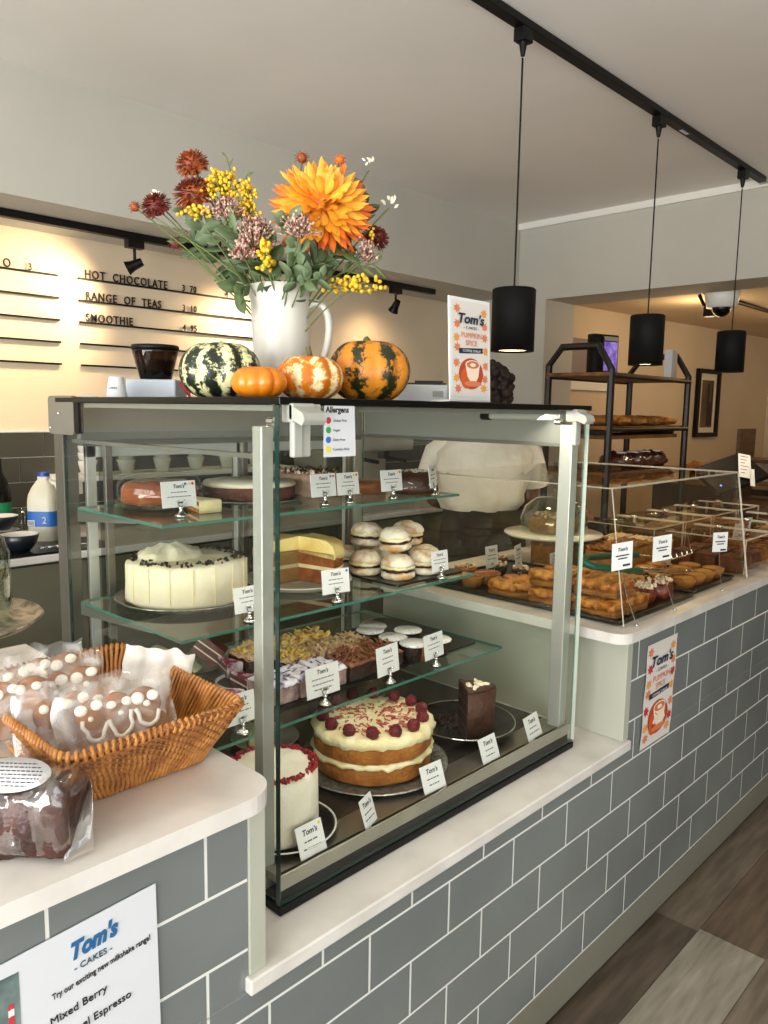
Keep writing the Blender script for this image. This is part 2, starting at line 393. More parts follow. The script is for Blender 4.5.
# ================================================================ MENU RAILS
def rail(y0,y1,z,label,words):
    t=thing('menu_rail',label,'menu rail',(-2.39,(y0+y1)/2,z),'menu rails on the cream back wall')
    mb=MB(); mb.box((-2.399,y0,z-.007),(-2.384,y1,z)); mb.build('rail',M_black,t,bevel=.001)
    for (s,y,sz,sp) in words:
        text('lettering',s,sz,M_ink,(-2.392,y,z+.002),(0,1,0),(0,0,1),t,sp=sp,bold=.0006,ext=.002,sx=.80)
rw=[('HOT CHOCOLATE line on the top rail',[('HOT  CHOCOLATE',1.497,.047,1.22),('3  70',1.955,.040,1.15),('4',2.19,.038,1)]),
    ('RANGE OF TEAS line on the second rail',[('RANGE  OF  TEAS',1.497,.047,1.2),('3  10',1.955,.040,1.15)]),
    ('SMOOTHIE line on the third rail',[('SMOOTHIE',1.495,.047,1.2),('4  95',1.955,.040,1.15)]),
    ('empty fourth',[]),('empty fifth',[])]
for i,(l,wd) in enumerate(rw):
    lab=('black menu rail with the '+l.replace(' line on',' line,')+' right of the spotlight') if wd else 'empty black menu rail, %s down below SMOOTHIE'%('first' if i==3 else 'second')
    rail(1.47,2.44 if i<3 else 2.2,1.897-.0885*i,lab,wd)
for i in range(5):
    lab='black menu rail at far left carrying a lone O and 3' if i==0 else '%s empty menu rail under the lone O and 3, far left'%('first','second','third','fourth')[i-1]
    rail(.55,1.386,1.897-.0885*i,lab,[('O',1.172,.047,1),('3',1.268,.038,1)] if i==0 else [])

# ================================================================ LIGHT FITTINGS
M_bulb=pm('warm_bulb','#fff1d0',emit='#ffd79a',es=14)
t=thing('lighting_track','long black lighting track on the white ceiling with three pendants','lighting track',(-.55,2,2.44),None)
mb=MB(); mb.box((-.568,.2,2.447),(-.532,3.93,2.469)); mb.build('rail',M_black,t,bevel=.002)
mb=MB(); mb.box((-.569,3.9,2.446),(-.531,3.932,2.4695)); mb.build('end_cap',M_greyp,t)
mb=MB(); mb.box((-.5565,3.0,2.4455),(-.5435,3.06,2.4475)); mb.build('label_sticker',M_paper,t)
def lamp(y,zt,zb,label,r=.062):
    t=thing('pendant_lamp',label,'pendant lamp',(-.55,y,2.44),'black cylinder pendants over the right counter')
    mb=MB(); mb.box((-.568,y-.024,2.41),(-.532,y+.024,2.446)); mb.cyl((-.55,y,2.41),(-.55,y,2.375),.012,.006); mb.build('track_adaptor',M_black,t,bevel=.003)
    mb=MB(); mb.tube([(-.55,y,2.37),(-.55,y,2.1),(-.55,y,zt)],.0028,6); mb.build('cord',M_black,t)
    mb=MB(); mb.lathe((-.55,y,zb),[(.0,zt-zb),(.0,zt-zb),(r-.004,zt-zb),(r,zt-zb-.004),(r,0),(r-.003,0),(r-.003,zt-zb-.006),(0,zt-zb-.006)],32); mb.build('lamp_shade',M_matte,t)
    mb=MB(); mb.lathe((-.55,y,zb+.006),[(0,0),(r-.012,0),(r-.01,.012),(0,.012)],24); mb.build('bulb',M_bulb,t)
    l=bpy.data.lights.new('pendant_light','SPOT'); l.energy=9; l.color=(1,.78,.5); l.spot_size=2.1; l.spot_blend=.7; l.shadow_soft_size=.05
    o=bpy.data.objects.new('pendant_light',l); col.objects.link(o); o.location=(-.55,y,zb-.01)
lamp(1.942,1.732,1.55,'nearest and largest black cylinder pendant, above the end of the glass case',.064)
lamp(2.816,1.74,1.555,'middle black cylinder pendant hanging in front of the bread rack',.063)
lamp(3.66,1.75,1.567,'farthest black cylinder pendant, below the white ceiling camera',.062)
t=thing('menu_lighting_track','black spotlight track along the underside of the soffit above the menu','lighting track',(-2.13,1.5,2.05))
mb=MB(); mb.box((-2.15,-1.4,2.027),(-2.115,3.42,2.054)); mb.build('rail',M_black,t,bevel=.002)
def spot(y,label,aim,x=-2.13,z=2.03,power=16,sc=1,grp='black track spotlights'):
    t=thing('track_spotlight',label,'spotlight',(x,y,z),grp)
    mb=MB(); mb.box((x-.018,y-.035,z-.035),(x+.018,y+.035,z)); mb.cyl((x,y,z-.03),(x,y,z-.085),.006); mb.build('bracket',M_black,t,bevel=.002)
    a=Vector(aim).normalized(); c=Vector((x,y,z-.098)); 
    mb=MB(); mb.cyl(c-a*.032,c+a*.012,.016,.021,20); mb.cyl(c+a*.012,c+a*.034,.021,.029,20,cap=False); mb.build('lamp_head',M_black,t)
    mb=MB(); mb.cyl(c+a*.018,c+a*.022,.020,.020,20); mb.build('bulb',M_bulb,t)
    l=bpy.data.lights.new('spot_light','SPOT'); l.energy=power; l.color=(1,.74,.46); l.spot_size=2.3; l.spot_blend=1; l.shadow_soft_size=.04
    o=bpy.data.objects.new('spot_light',l); col.objects.link(o); o.location=c+a*.05; o.rotation_euler=a.to_track_quat('-Z','Y').to_euler()
spot(1.584,'track spotlight hanging to the left of the flowers, aimed at the menu',(-.55,-.75,-.45),power=25)
spot(3.106,'track spotlight hanging to the right of the big orange pumpkin',(-.6,.1,-.75),power=5)
spot(.75,'track spotlight out at the far left of the menu track',(-.75,.4,-.75),power=25)
spot(2.3,'track spotlight hidden behind the orange chrysanthemum',(-.75,-.15,-.8),power=25)
# CCTV dome and spotlight on the rear ceiling
c=px(723,288,'Z',2.06); c.z=2.06
t=thing('security_camera','white dome security camera on the rear room ceiling','camera',c)
mb=MB(); mb.lathe((c.x,c.y,2.06),[(0,0),(.09,0),(.09,-.05),(.078,-.105),(0,-.105)],28); mb.build('housing',M_white,t)
mb=MB(); mb.sph((c.x,c.y,1.955),(.05,.05,.05),20,10); mb.build('lens_dome',M_gloss,t)
q=px(712,313,'Z',1.95); t=thing('bracket_camera','small black camera beside the white dome camera','camera',(q.x,q.y,1.95))
mb=MB(); mb.box((q.x-.04,q.y-.03,1.93),(q.x+.02,q.y+.03,1.985)); mb.build('body',M_black,t,bevel=.004); mb=MB(); mb.tube([(q.x,q.y,1.97),(q.x-.05,q.y,2.0),(q.x-.08,q.y,2.058)],.01); mb.build('arm',M_black,t)
mb=MB(); mb.cyl((q.x+.02,q.y-.0,1.955),(q.x+.06,q.y-.02,1.945),.02); mb.build('lens',M_gloss,t)
a=px(700,291,'Z',2.05); b=px(768,311,'Z',2.05)
t=thing('rear_track','black lighting track on the rear room ceiling behind the dome camera','lighting track',(a.x,a.y,2.05))
mb=MB(); d=(b-a).normalized(); mb.tube([a+d*(-.02),a+(b-a)*.5,b+d*.5],.014,4); mb.build('rail',M_black,t)
# ================================================================ LIGHTS
W=bpy.data.worlds.new('sky'); bpy.context.scene.world=W; W.use_nodes=True
bg=W.node_tree.nodes['Background']; bg.inputs[0].default_value=(.78,.88,1,1); bg.inputs[1].default_value=1.6
def area(name,loc,size,sizey,tgt,e,c):
    l=bpy.data.lights.new(name,'AREA'); l.shape='RECTANGLE'; l.size=size; l.size_y=sizey; l.energy=e; l.color=c
    o=bpy.data.objects.new(name,l); col.objects.link(o); o.location=loc; o.rotation_euler=(Vector(tgt)-Vector(loc)).to_track_quat('-Z','Y').to_euler(); return o
area('daylight_side',(XR+.35,.2,1.35),2.6,1.6,(0,.0,1.8),DAY1:=40,(1,.97,.94))
area('daylight_front',(.55,YB-.35,1.25),3.4,1.6,(.35,.2,2.9),DAY2:=235,(.97,.98,1))
for (x,y,e) in ((-.6,5.6,8),(-1.15,4.75,5),(.9,6.2,5)):
    l=bpy.data.lights.new('rear_room_light','POINT'); l.energy=e; l.color=(1,.72,.38); l.shadow_soft_size=.12
    o=bpy.data.objects.new('rear_room_light',l); col.objects.link(o); o.location=(x,y,1.9)
# ================================================================ CAMERA
cd=bpy.data.cameras.new('camera'); co=bpy.data.objects.new('camera',cd); col.objects.link(co)
cd.sensor_fit='VERTICAL'; cd.sensor_height=24; cd.lens=F/1024*24; cd.clip_start=.02
Mx=Matrix.Identity(4)
for i,c_ in enumerate((RV,UV,-DV)):
    for k in range(3): Mx[k][i]=c_[k]
Mx.translation=CAM; co.matrix_world=Mx
sc=bpy.context.scene; sc.camera=co
sc.view_settings.view_transform='Standard'; sc.view_settings.look='None'; sc.view_settings.gamma=1; sc.view_settings.exposure=EXPO if 'EXPO' in globals() else 0
sc.cycles.max_bounces=8; sc.cycles.transparent_max_bounces=40; sc.cycles.diffuse_bounces=4; sc.cycles.glossy_bounces=4; sc.cycles.caustics_reflective=False; sc.cycles.caustics_refractive=False
sc.cycles.sample_clamp_indirect=4
# ================================================================ GLASS CAKE CASE
CX0,CX1,CY0,CY1=-.80,-.067,.687,1.553; CTOP=1.388
case=thing('cake_display_case','tall glass and steel refrigerated case full of cakes under a black top','display case',(-.43,1.12,.592))
mb=MB(); mb.box((CX0,CY0-.004,.5925),(CX1+.002,CY1,.607)); mb.build('base',M_black,case,bevel=.002)
mb=MB(); mb.box((CX0+.02,CY0+.008,.607),(-.145,CY1-.01,.645)); mb.build('deck',pm('deck_dark','#3b3733','#2b2826',rough=.25,metal=.3,scale=5),case)
mb=MB(); mb.box((-.145,CY0+.008,.632),(-.091,CY1-.01,.645)); mb.box((-.0905,CY0+.008,.6075),(-.0815,CY1-.01,.630),1); mb.build('price_ledge',[M_steel,M_black],case)
mb=MB(); mb.box((CX1-.0145,CY0+.006,.624),(CX1-.010,CY1-.006,.649)); mb.box((CX1-.0145,CY0+.006,.6075),(CX1-.011,CY1-.006,.6235),1); mb.build('front_rail',[pm('rail_steel','#b3aea2','#9c978a',rough=.35,metal=.6,scale=8),M_black],case,bevel=.001)
mb=MB(); mb.box((CX0-.01,CY0-.004,CTOP-.011),(CX1+.004,CY1+.004,CTOP)); mb.build('top_panel',M_gloss,case,bevel=.001)
# posts
for (x0,x1,y0,y1,z1,m) in ((CX1-.075,CX1-.052,CY0+.006,CY0+.028,1.345,M_alu),(CX1-.05,CX1-.018,CY1-.035,CY1-.008,1.345,M_alu),(CX0-.028,CX0+.014,CY0-.002,CY0+.03,1.377,pm('post_dark','#6e6a5e','#625e53',rough=.4,metal=.5,stretch=(1,1,.1))),(CX0-.028,CX0+.014,CY1-.03,CY1,1.377,M_alu)):
    mb=MB(); mb.box((x0,y0,.607),(x1,y1,z1)); mb.build('post',m,case,bevel=.0015)
mb=MB(); mb.prism(rrect(-.846,1.312,-.725,1.391,.012),-.01,.0,0,basis((0,CY0-.004,0),(1,0,0),(0,0,1))); mb.prism(rrect(-.725,1.315,-.706,1.389,.009),-.012,-.001,1,basis((0,CY0-.004,0),(1,0,0),(0,0,1)))
mb.build('corner_cover',[pm('cover_grey','#7a766b',rough=.4,metal=.3),M_black],case)
for (x,z) in ((-.79,1.355),(-.83,1.325)):
    mb=MB(); mb.sph((x,CY0-.006,z),(.003,.003,.003),10,6); mb.build('rivet',M_chrome,case)
# fascia behind the glass, all round the back
mb=MB(); mb.box((CX0+.012,CY0+.03,1.298),(CX0+.03,CY1-.03,1.377)); mb.build('fascia',pm('fascia','#84837a',rough=.5),case)
mb=MB(); mb.box((CX0+.01,CY0+.03,1.288),(CX0+.04,CY1-.03,1.299)); mb.build('fascia_trim',M_greyd,case)
mb=MB(); mb.box((CX0+.04,CY0+.01,1.368),(CX1-.03,CY1-.01,1.3765)); mb.build('inner_lid',pm('lid_grey','#7d7d72',rough=.5),case)
mb=MB(); mb.box((CX0+.04,CY1-.018,1.298),(CX1-.055,CY1-.010,1.377)); mb.build('side_fascia',MATS['fascia'],case)
for y in (.70,1.532):
    mb=MB(); mb.box((CX0+.04,y-.006,1.296),(CX1-.055,y+.006,1.303)); mb.build('side_rail',M_greyd,case)
# rear doors
for (y0,y1,x) in ((.735,1.14,CX0+.006),(1.12,1.52,CX0-.006)):
    d=MB()
    for (a,b,c,e) in ((y0,y0+.022,.63,1.286),(y1-.020,y1,.63,1.286),(y0,y1,.63,.66),(y0,y1,1.262,1.286)): d.box((x-.006,a,c),(x+.006,b,e))
    o=d.build('rear_door',M_alum,case,bevel=.001)
    d=MB(); d.box((x-.002,y0+.03,.66),(x+.002,y1-.028,1.262)); d.build('pane',glass('smoky_glass','#c9cfc9',.9),o)
for y in (.775,1.13,1.49):
    mb=MB(); mb.box((CX0+.02,y-.008,.645),(CX0+.034,y+.008,1.288)); mb.build('shelf_upright',M_steel,case,bevel=.001)
# panes with green edges
def pane(name,a,b,edge,ax,m=M_glass,me=None):
    """slab of glass: two clear faces, coloured edges"""
    mb=MB(); mb.box(a,b,1)
    for k in ((3,5) if ax=='X' else (2,4) if ax=='Y' else (0,1)): mb.m[k]=0
    if name=='front_pane': mb.m[4]=2  # right edge coloured pale to paint the highlight running down it
    return mb.build(name,[m,edge,pm('cut_edge_highlight','#b9c0b4',rough=.2)],case)
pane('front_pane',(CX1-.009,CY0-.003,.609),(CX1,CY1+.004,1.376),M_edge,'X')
pane('side_pane',(CX0+.018,CY0,.609),(CX1-.008,CY0+.005,1.376),M_edge,'Y')
pane('side_pane',(CX0+.018,CY1-.003,.609),(CX1-.008,CY1+.002,1.376),M_edgel,'Y')
# shelves
SH=[(-.42,1.162),(-.365,.962),(-.27,.792)]
for i,(xf,z) in enumerate(SH):
    o=pane('glass_shelf',(CX0+.04,.70,z-.006),(xf,1.545,z),M_edgel,'Z',M_glasst)
    for y in (.706,1.13,1.538):
        mb=MB(); mb.prism([(CX0+.034,z-.008),(xf-.10,z-.0065),(xf-.10,z-.009),(CX0+.034,z-.032)],-.004,.004,0,basis((0,y,0),(1,0,0),(0,0,1))); mb.build('bracket',M_greyd,case)

# hinge clamps
def clamp(y0,y1,arm):
    m=MB(); x=CX1
    m.box((x-.014,y0,1.352),(x+.012,y1,1.3795)); m.box((x+.001,y1-.004,1.366),(x+.008,y1+.016,1.3785)); m.prism([(0,0),(.03,-.012),(.034,-.022),(.028,-.03),(.0,-.02)],y0,y1,0,Matrix(((1,0,0,x+.004),(0,0,1,0),(0,1,0,1.378),(0,0,0,1))))
    m.box((x+.001,y0+.002,1.302),(x+.012,y0+.02,1.36)); m.box((x+.001,y0+.02,1.302),(x+.008,y1-.004,1.352))
    o=m.build('hinge_clamp',M_greyp,case,bevel=.0025)
    m=MB(); m.cyl((x+.012,y0+.006,1.365),(x+.0165,y0+.006,1.365),.0045); m.cyl((x-.02,y0-.006,1.352),(x-.034,y0-.006,1.352),.007); m.build('screw',M_chrome,o)
    if arm:
        m=MB(); m.cyl((x-.03,y0+.01,1.362),(x-.22,y0+.01,1.362),.008); a=m.build('stay_rod',M_greyp,case); m=MB(); m.cyl((x-.22,y0+.01,1.362),(x-.245,y0+.01,1.362),.010); m.build('rod_end',M_black,a)
clamp(.700,.742,False); clamp(1.478,1.512,True)
# strip light under the lid
l=bpy.data.lights.new('case_light','AREA'); l.shape='RECTANGLE'; l.size=.04; l.size_y=.78; l.energy=CASEL if 'CASEL' in globals() else 4; l.color=(1,.95,.86)
o=bpy.data.objects.new('case_light',l); col.objects.link(o); o.location=(-.14,1.12,1.364); o.rotation_euler=Euler((0,-.45,0)) 
# allergen notice
a=basis((CX1+.0022,.764,1.300),(0,1,0),(0,0,1)); t=thing('allergen_notice','white allergen notice with red, green, blue and yellow dots taped inside front glass','notice',(CX1+.002,.8,1.3))
mb=MB(); mb.add([(CX1+.0015,.768,1.300),(CX1+.0015,.834,1.300),(CX1+.0015,.830,1.381),(CX1+.0015,.768,1.381),(CX1+.0025,.768,1.300),(CX1+.0025,.834,1.300),(CX1+.0025,.830,1.381),(CX1+.0025,.768,1.381)],[(3,2,1,0),(4,5,6,7),(0,1,5,4),(1,2,6,5),(2,3,7,6),(3,0,4,7)]); mb.build('sheet',M_paper,t)
text('lettering','Allergens',.0125,M_ink,(CX1+.0026,.771,1.367),(0,1,0),(0,0,1),t,lift=.0001,ext=.0001,bold=.0004)
for k,(c_,s) in enumerate((('#c22a3a','Gluten Free'),('#2f9a4e','Vegan'),('#2a6fb8','Dairy Free'),('#e8d032','Contains Nuts'))):
    z=1.355-k*.0145; mb=MB(); mb.cyl((CX1+.0025,.7765,z),(CX1+.003,.7765,z),.005,n=20); mb.build('coloured_dot',pm('dot_'+c_,c_,rough=.6),t)
    text('lettering',s,.0058,M_ink,(CX1+.0026,.786,z-.002),(0,1,0),(0,0,1),t,lift=.0001,ext=.0001)
# ================================================================ CAKES IN THE CASE
Z1,Z2,Z3,ZD=1.1625,.9625,.7925,.6455
M_icing=pm('cream_icing','#f8ecd0','#f0e2c0',rough=.55,scale=12,bump=.25,bscale=45,sss=.1)
M_icew=pm('white_icing','#f1ead6','#e6dcc2',rough=.5,scale=14,bump=.3,bscale=60,sss=.1)
M_sponge=pm('golden_sponge','#c38537','#96591f',rough=.85,scale=45,bump=.5,bscale=160)
M_sponged=pm('toasted_sponge','#a25a26','#7d3f17',rough=.8,scale=40,bump=.5,bscale=150)
M_choc=pm('dark_chocolate_crumb','#3a1f14','#24120b',rough=.7,scale=60,bump=.6,bscale=140)
M_chocice=pm('chocolate_icing','#4a2716','#3a1d10',rough=.4,scale=20,bump=.35,bscale=50)
M_chip=pm('chocolate_chip','#24130d',rough=.4)
M_butter=pm('butter_cream','#f2e7c0','#e8d79c',rough=.5,scale=30,bump=.3,bscale=90)
M_rasp=pm('raspberry_red','#7d0c1e','#560713',rough=.35,scale=60,bump=.6,bscale=400,sss=.1)
M_jam=pm('dark_jam','#3a0c14','#260810',rough=.2)
M_plate=pm('white_china','#dcd8ce',rough=.15,coat=.3)
M_sil=pm('silver_plate','#b9b7ae','#8f8d86',rough=.25,metal=.7,scale=90,lo=.48,hi=.52)
M_tray=pm('black_tray','#131211',rough=.35)
M_dust=pm('sugar_dusted','#efe4cc','#cf9a58',rough=.9,scale=38,lo=.44,hi=.70,bump=.3,bscale=120)
def plate(name,label,c,r,m,h=.012,lip=.004,group=None,cat='plate'):
    mb=MB(); mb.lathe(c,[(0,0),(r*.85,0),(r*.88,.001),(r*.99,h-.001),(r,h),(r*.985,h+.0015),(r*.9,lip),(0,lip)],48)
    return tag(mb.build(name,m,origin=c),label,cat,group)
def chips(mb,n,c,r0,r1,z,fn=None,s=.003,sd=1):
    R_=random.Random(sd)
    for _ in range(n):
        a=R_.random()*2*PI; r=math.sqrt(R_.uniform(r0*r0,r1*r1)); zz=z if fn is None else fn(r)
        q=s*R_.uniform(.5,1.3); mb.cbox((0,0,0),(q*1.4,q,q*.8),0,Matrix.Translation((c[0]+r*math.cos(a),c[1]+r*math.sin(a),zz))@Euler((R_.random()*3,R_.random()*3,R_.random()*3)).to_matrix().to_4x4())
# --- big cream cake, middle shelf
c=(-.622,.872,Z2)
plate('cake_plate','silvery plate under the large cream frosted cake',c,.150,M_sil)
c=(-.622,.872,Z2+.0055); t=thing('cream_cake','large pale cream frosted cake topped with chocolate chips','cake',c)
mb=MB(); R=.126
def cut(t_,r,z): return (r,z)
mb.lathe(c,[(0,0),(R-.004,0),(R,.004),(R,.05),(R-.001,.080),(R-.010,.087),(R-.05,.088),(0,.089)],72,nz=.0035,nf=40)
mb.lathe((c[0]-.030,c[1]-.025,c[2]+.082),[(.072,0),(.064,.012),(.045,.022),(.02,.030),(0,.032)],48,nz=.012,nf=42)
for k in range(9):
    a=-1.9+k*.36; mb.box((R-.001,-.0006,.006),(R+.0012,.0006,.082),1,Matrix.Translation(c)@rot('Z',a))
mb.build('frosting',[M_icing,M_butter],t)
mb=MB(); chips(mb,230,c,R-.04,R-.006,c[2]+.090,s=.0040); o=mb.build('chocolate_chips',M_chip,t); 
# --- cut caramel cake
c=(-.585,1.150,Z2)
plate('cake_plate','white plate under the cut caramel cake',c,.128,M_plate)
c=(-.585,1.150,Z2+.0055); t=thing('caramel_cake','golden caramel cake cut open to show brown sponge layers','cake',c); R=.104
A0,A1=math.radians(-25),math.radians(-25+295)
A0=math.radians(12); A1=A0+math.radians(255)
def ring(name,m,prof,**k):
    mb=MB(); mb.lathe(c,prof,56,a0=A0,a1=A1,**k); return mb.build(name,m,t)
ring('sponge_layer',M_sponged,[(0,0),(R-.002,0),(R,.004),(R,.032),(0,.032)],nz=.002)
ring('cream_filling',M_butter,[(0,.032),(R-.001,.032),(R+.001,.036),(R-.001,.041),(0,.041)],nz=.002)
ring('sponge_layer',M_sponged,[(0,.041),(R,.041),(R,.07),(R-.004,.074),(0,.074)],nz=.002)
mb=MB(); mb.lathe(c,[(0,.068),(R+.003,.060),(R+.005,.072),(R-.002,.088),(R-.02,.098),(R*.5,.104),(0,.106)],56,a0=A0,a1=A1,nz=.006,nf=35); mb.build('caramel_icing',pm('caramel_icing','#f2d98c','#e3b45c',rough=.5,scale=14,bump=.5,bscale=60),t)
mb=MB(); mb.lathe(c,[(0,0),(R+.002,0),(R+.003,.07),(R-.01,.07),(0,.07)],30,a0=math.radians(190),a1=math.radians(267),nz=.002); mb.build('side_icing',MATS['caramel_icing'],t)
# --- red velvet style white cake, deck
c=(-.190,.785,ZD)
plate('cake_plate','white rimmed dark plate under the tall white cake with red crumbs',c,.095,M_tray,.010)
mb=MB(); mb.lathe((c[0],c[1],c[2]+.0105),[(.0925,0),(.095,-.001),(.0965,.0005),(.095,.002),(.0925,.001),(.0925,0)],64); mb.build('plate_rim',M_plate,[o for o in bpy.data.objects if o.get('label','').startswith('white rimmed dark')][0])
c=(-.201,.775,ZD+.0055); t=thing('white_layer_cake','tall smooth white cake with a ring of red crumbs','cake',c); R=.078
mb=MB(); mb.lathe(c,[(0,0),(R,0),(R+.001,.003),(R,.106),(R-.005,.114),(R-.02,.115),(0,.115)],72,nz=.0018,nf=30); mb.build('frosting',M_icew,t)
mb=MB(); chips(mb,420,c,R-.014,R-.001,c[2]+.116,s=.0036,sd=3); tag(mb.build('red_crumbs',pm('red_crumb','#9c1420','#7a0e18',rough=.8,scale=80),t),kind='stuff')
# --- victoria sponge, deck
c=(-.262,1.080,ZD)
p=plate('cake_plate','silver patterned plate under the raspberry topped sponge cake',c,.158,M_sil,.008)
c=(-.262,1.080,ZD+.0055); t=thing('raspberry_sponge_cake','two-layer sponge cake filled with cream and ringed with raspberries','cake',c); R=.122
def lay(name,m,prof,nz=.003,nf=28,sd=0): 
    mb=MB(); mb.lathe(c,prof,80,nz=nz,nf=nf,seed=sd); return mb.build(name,m,t)
lay('sponge_layer',pm('victoria_sponge','#b97628','#8e4f15',rough=.8,scale=18,detail=8,bump=.5,bscale=120),[(0,0),(R-.008,0),(R-.001,.006),(R,.026),(R-.003,.034),(0,.034)])
lay('cream_filling',M_butter,[(0,.031),(R-.004,.032),(R+.003,.035),(R+.004,.040),(R-.002,.045),(0,.045)],.006,60,3)
lay('sponge_layer',pm('victoria_sponge','#b97628','#8e4f15',rough=.8,scale=18,detail=8,bump=.5,bscale=120),[(0,.042),(R-.004,.043),(R,.048),(R+.001,.070),(R-.004,.076),(0,.076)],.003,30,5)
lay('cream_topping',M_butter,[(0,.074),(R-.003,.073),(R+.004,.076),(R+.004,.088),(R-.006,.095),(R*.7,.095),(0,.095)],.0075,55,8)
R_=random.Random(3); mb=MB()
for k in range(210):
    a=R_.random()*2*PI; r=.092*math.sqrt(R_.random()); p0=Vector((c[0]+r*math.cos(a),c[1]+r*math.sin(a),c[2]+.0965)); b=a+R_.uniform(-1,1); L=R_.uniform(.005,.016)
    mb.tube([p0,p0+Vector((math.cos(b)*L*.5,math.sin(b)*L*.5,.001)),p0+Vector((math.cos(b+.5)*L,math.sin(b+.5)*L,-.001))],R_.uniform(.0008,.0017),5)
mb.build('raspberry_drizzle',pm('raspberry_sauce','#a8263a','#c96a62',rough=.3,scale=90,lo=.45,hi=.6),t)
for k in range(14):
    a=2*PI*k/14+.1; p0=(c[0]+(R-.018)*math.cos(a),c[1]+(R-.018)*math.sin(a),c[2]+.1035)
    mb=MB(); mb.sph(p0,(.0125,.0125,.0135),18,12,fn=lambda t_,ph:1+.09*math.sin(t_*7+round(ph*4)*1.5)*math.sin(ph)+.07*math.sin(ph*11)); mb.build('raspberry',M_rasp,t)
# --- chocolate cake wedge on dark plate
c=(-.232,1.350,ZD)
mb=MB(); mb.lathe(c,[(0,0),(.075,0),(.113,.022),(.116,.024),(.114,.0255),(.075,.004),(0,.004)],64); p=tag(mb.build('cake_plate',pm('dark_plate','#23211f',rough=.2),origin=c),'dark shallow dish with a silver rim holding the last chocolate cake wedge','plate')
mb=MB(); mb.lathe(c,[(.1135,.0235),(.117,.0235),(.1165,.0262),(.114,.026),(.1135,.0235)],64); mb.build('rim',M_chrome,p)
mb=MB(); chips(mb,70,(c[0]-.045,c[1]-.0,c[2]),.0,.035,c[2]+.0105,s=.006,sd=12); tag(mb.build('cake_crumbs',M_choc,origin=c),'dark chocolate crumbs scattered over the dish beside the cake wedge','crumbs',kind='stuff')
a=Vector((-.21,1.335,ZD+.0045)); t=thing('chocolate_cake_slice','tall wedge of dark chocolate layer cake topped with flaked almonds','cake slice',a)
ctr_=(-.292,1.315); R=.118; a0,a1=math.radians(-38),math.radians(18); ctr_=(-.248,1.345); R=.088
h=.112
for k in range(4):
    mb=MB(); z0=k*.0275; mb.lathe((ctr_[0],ctr_[1],a.z),[(0,z0),(R-.006,z0),(R-.006,z0+.0235),(0,z0+.0235)],14,a0=a0,a1=a1,nz=.001); mb.build('sponge_layer',M_choc,t)
    mb=MB(); mb.lathe((ctr_[0],ctr_[1],a.z),[(0,z0+.0235),(R-.006,z0+.0235),(R-.006,z0+.0275),(0,z0+.0275)],14,a0=a0+.01,a1=a1-.01); mb.build('filling',M_chocice,t)
mb=MB(); mb.lathe((ctr_[0],ctr_[1],a.z),[(R-.006,0),(R,0),(R+.001,h-.004),(R-.006,h-.002)],16,a0=a0,a1=a1,nz=.002)
mb.lathe((ctr_[0],ctr_[1],a.z),[(0,h-.003),(R-.002,h-.003),(R,h),(R-.006,h+.004),(R*.5,h+.003),(0,h+.002)],16,a0=a0,a1=a1,nz=.002); mb.build('frosting',pm('choc_frost_brown','#4c2a17','#3a1e10',rough=.45,scale=20,bump=.6,bscale=60),t)
R_=random.Random(8)
for k in range(11):
    r=R*R_.uniform(.5,.92); an=R_.uniform(a0+.15,a1-.15); p0=Vector((ctr_[0]+r*math.cos(an),ctr_[1]+r*math.sin(an),a.z+h+.006))
    mb=MB(); mb.sph((0,0,0),(.0095,.0045,.003),12,6,M=Matrix.Translation(p0)@Euler((R_.uniform(-.9,.9),R_.uniform(-.8,.8),R_.random()*3)).to_matrix().to_4x4()); mb.build('flaked_almond',pm('almond','#efe3c4',rough=.5),t)
# --- small slice and plate at back of deck
c=(-.50,.985,ZD); plate('side_plate','pale plate half hidden behind the white cake',c,.075,M_plate)
def wedge(name,label,c,R,ang,da,h,layers,top,cat='cake slice',side=None,group=None):
    t=thing(name,label,cat,c,group); z=0
    for (m,dz,nm) in layers:
        mb=MB(); mb.lathe(c,[(0,z),(R-.003,z),(R-.003,z+dz),(0,z+dz)],10,a0=ang,a1=ang+da,nz=.0015); mb.build(nm,m,t); z+=dz
    mb=MB(); mb.lathe(c,[(R-.003,0),(R,0),(R,z),(R-.004,z+.004),(0,z+.004),(0,z),(R-.003,z),(R-.003,0)],10,a0=ang,a1=ang+da,nz=.002); mb.build('icing',top,t)
    return t
M_green=pm('pistachio_cream','#d3d6ac','#c6c89a',rough=.5,scale=15)
wedge('sponge_slice','sponge slice lying on the pale plate behind the white cake',(-.545,.96,ZD+.0055),.095,-.5,.6,.04,[(M_sponge,.014,'sponge_layer'),(M_butter,.005,'cream_filling'),(M_sponge,.014,'sponge_layer')],M_butter)
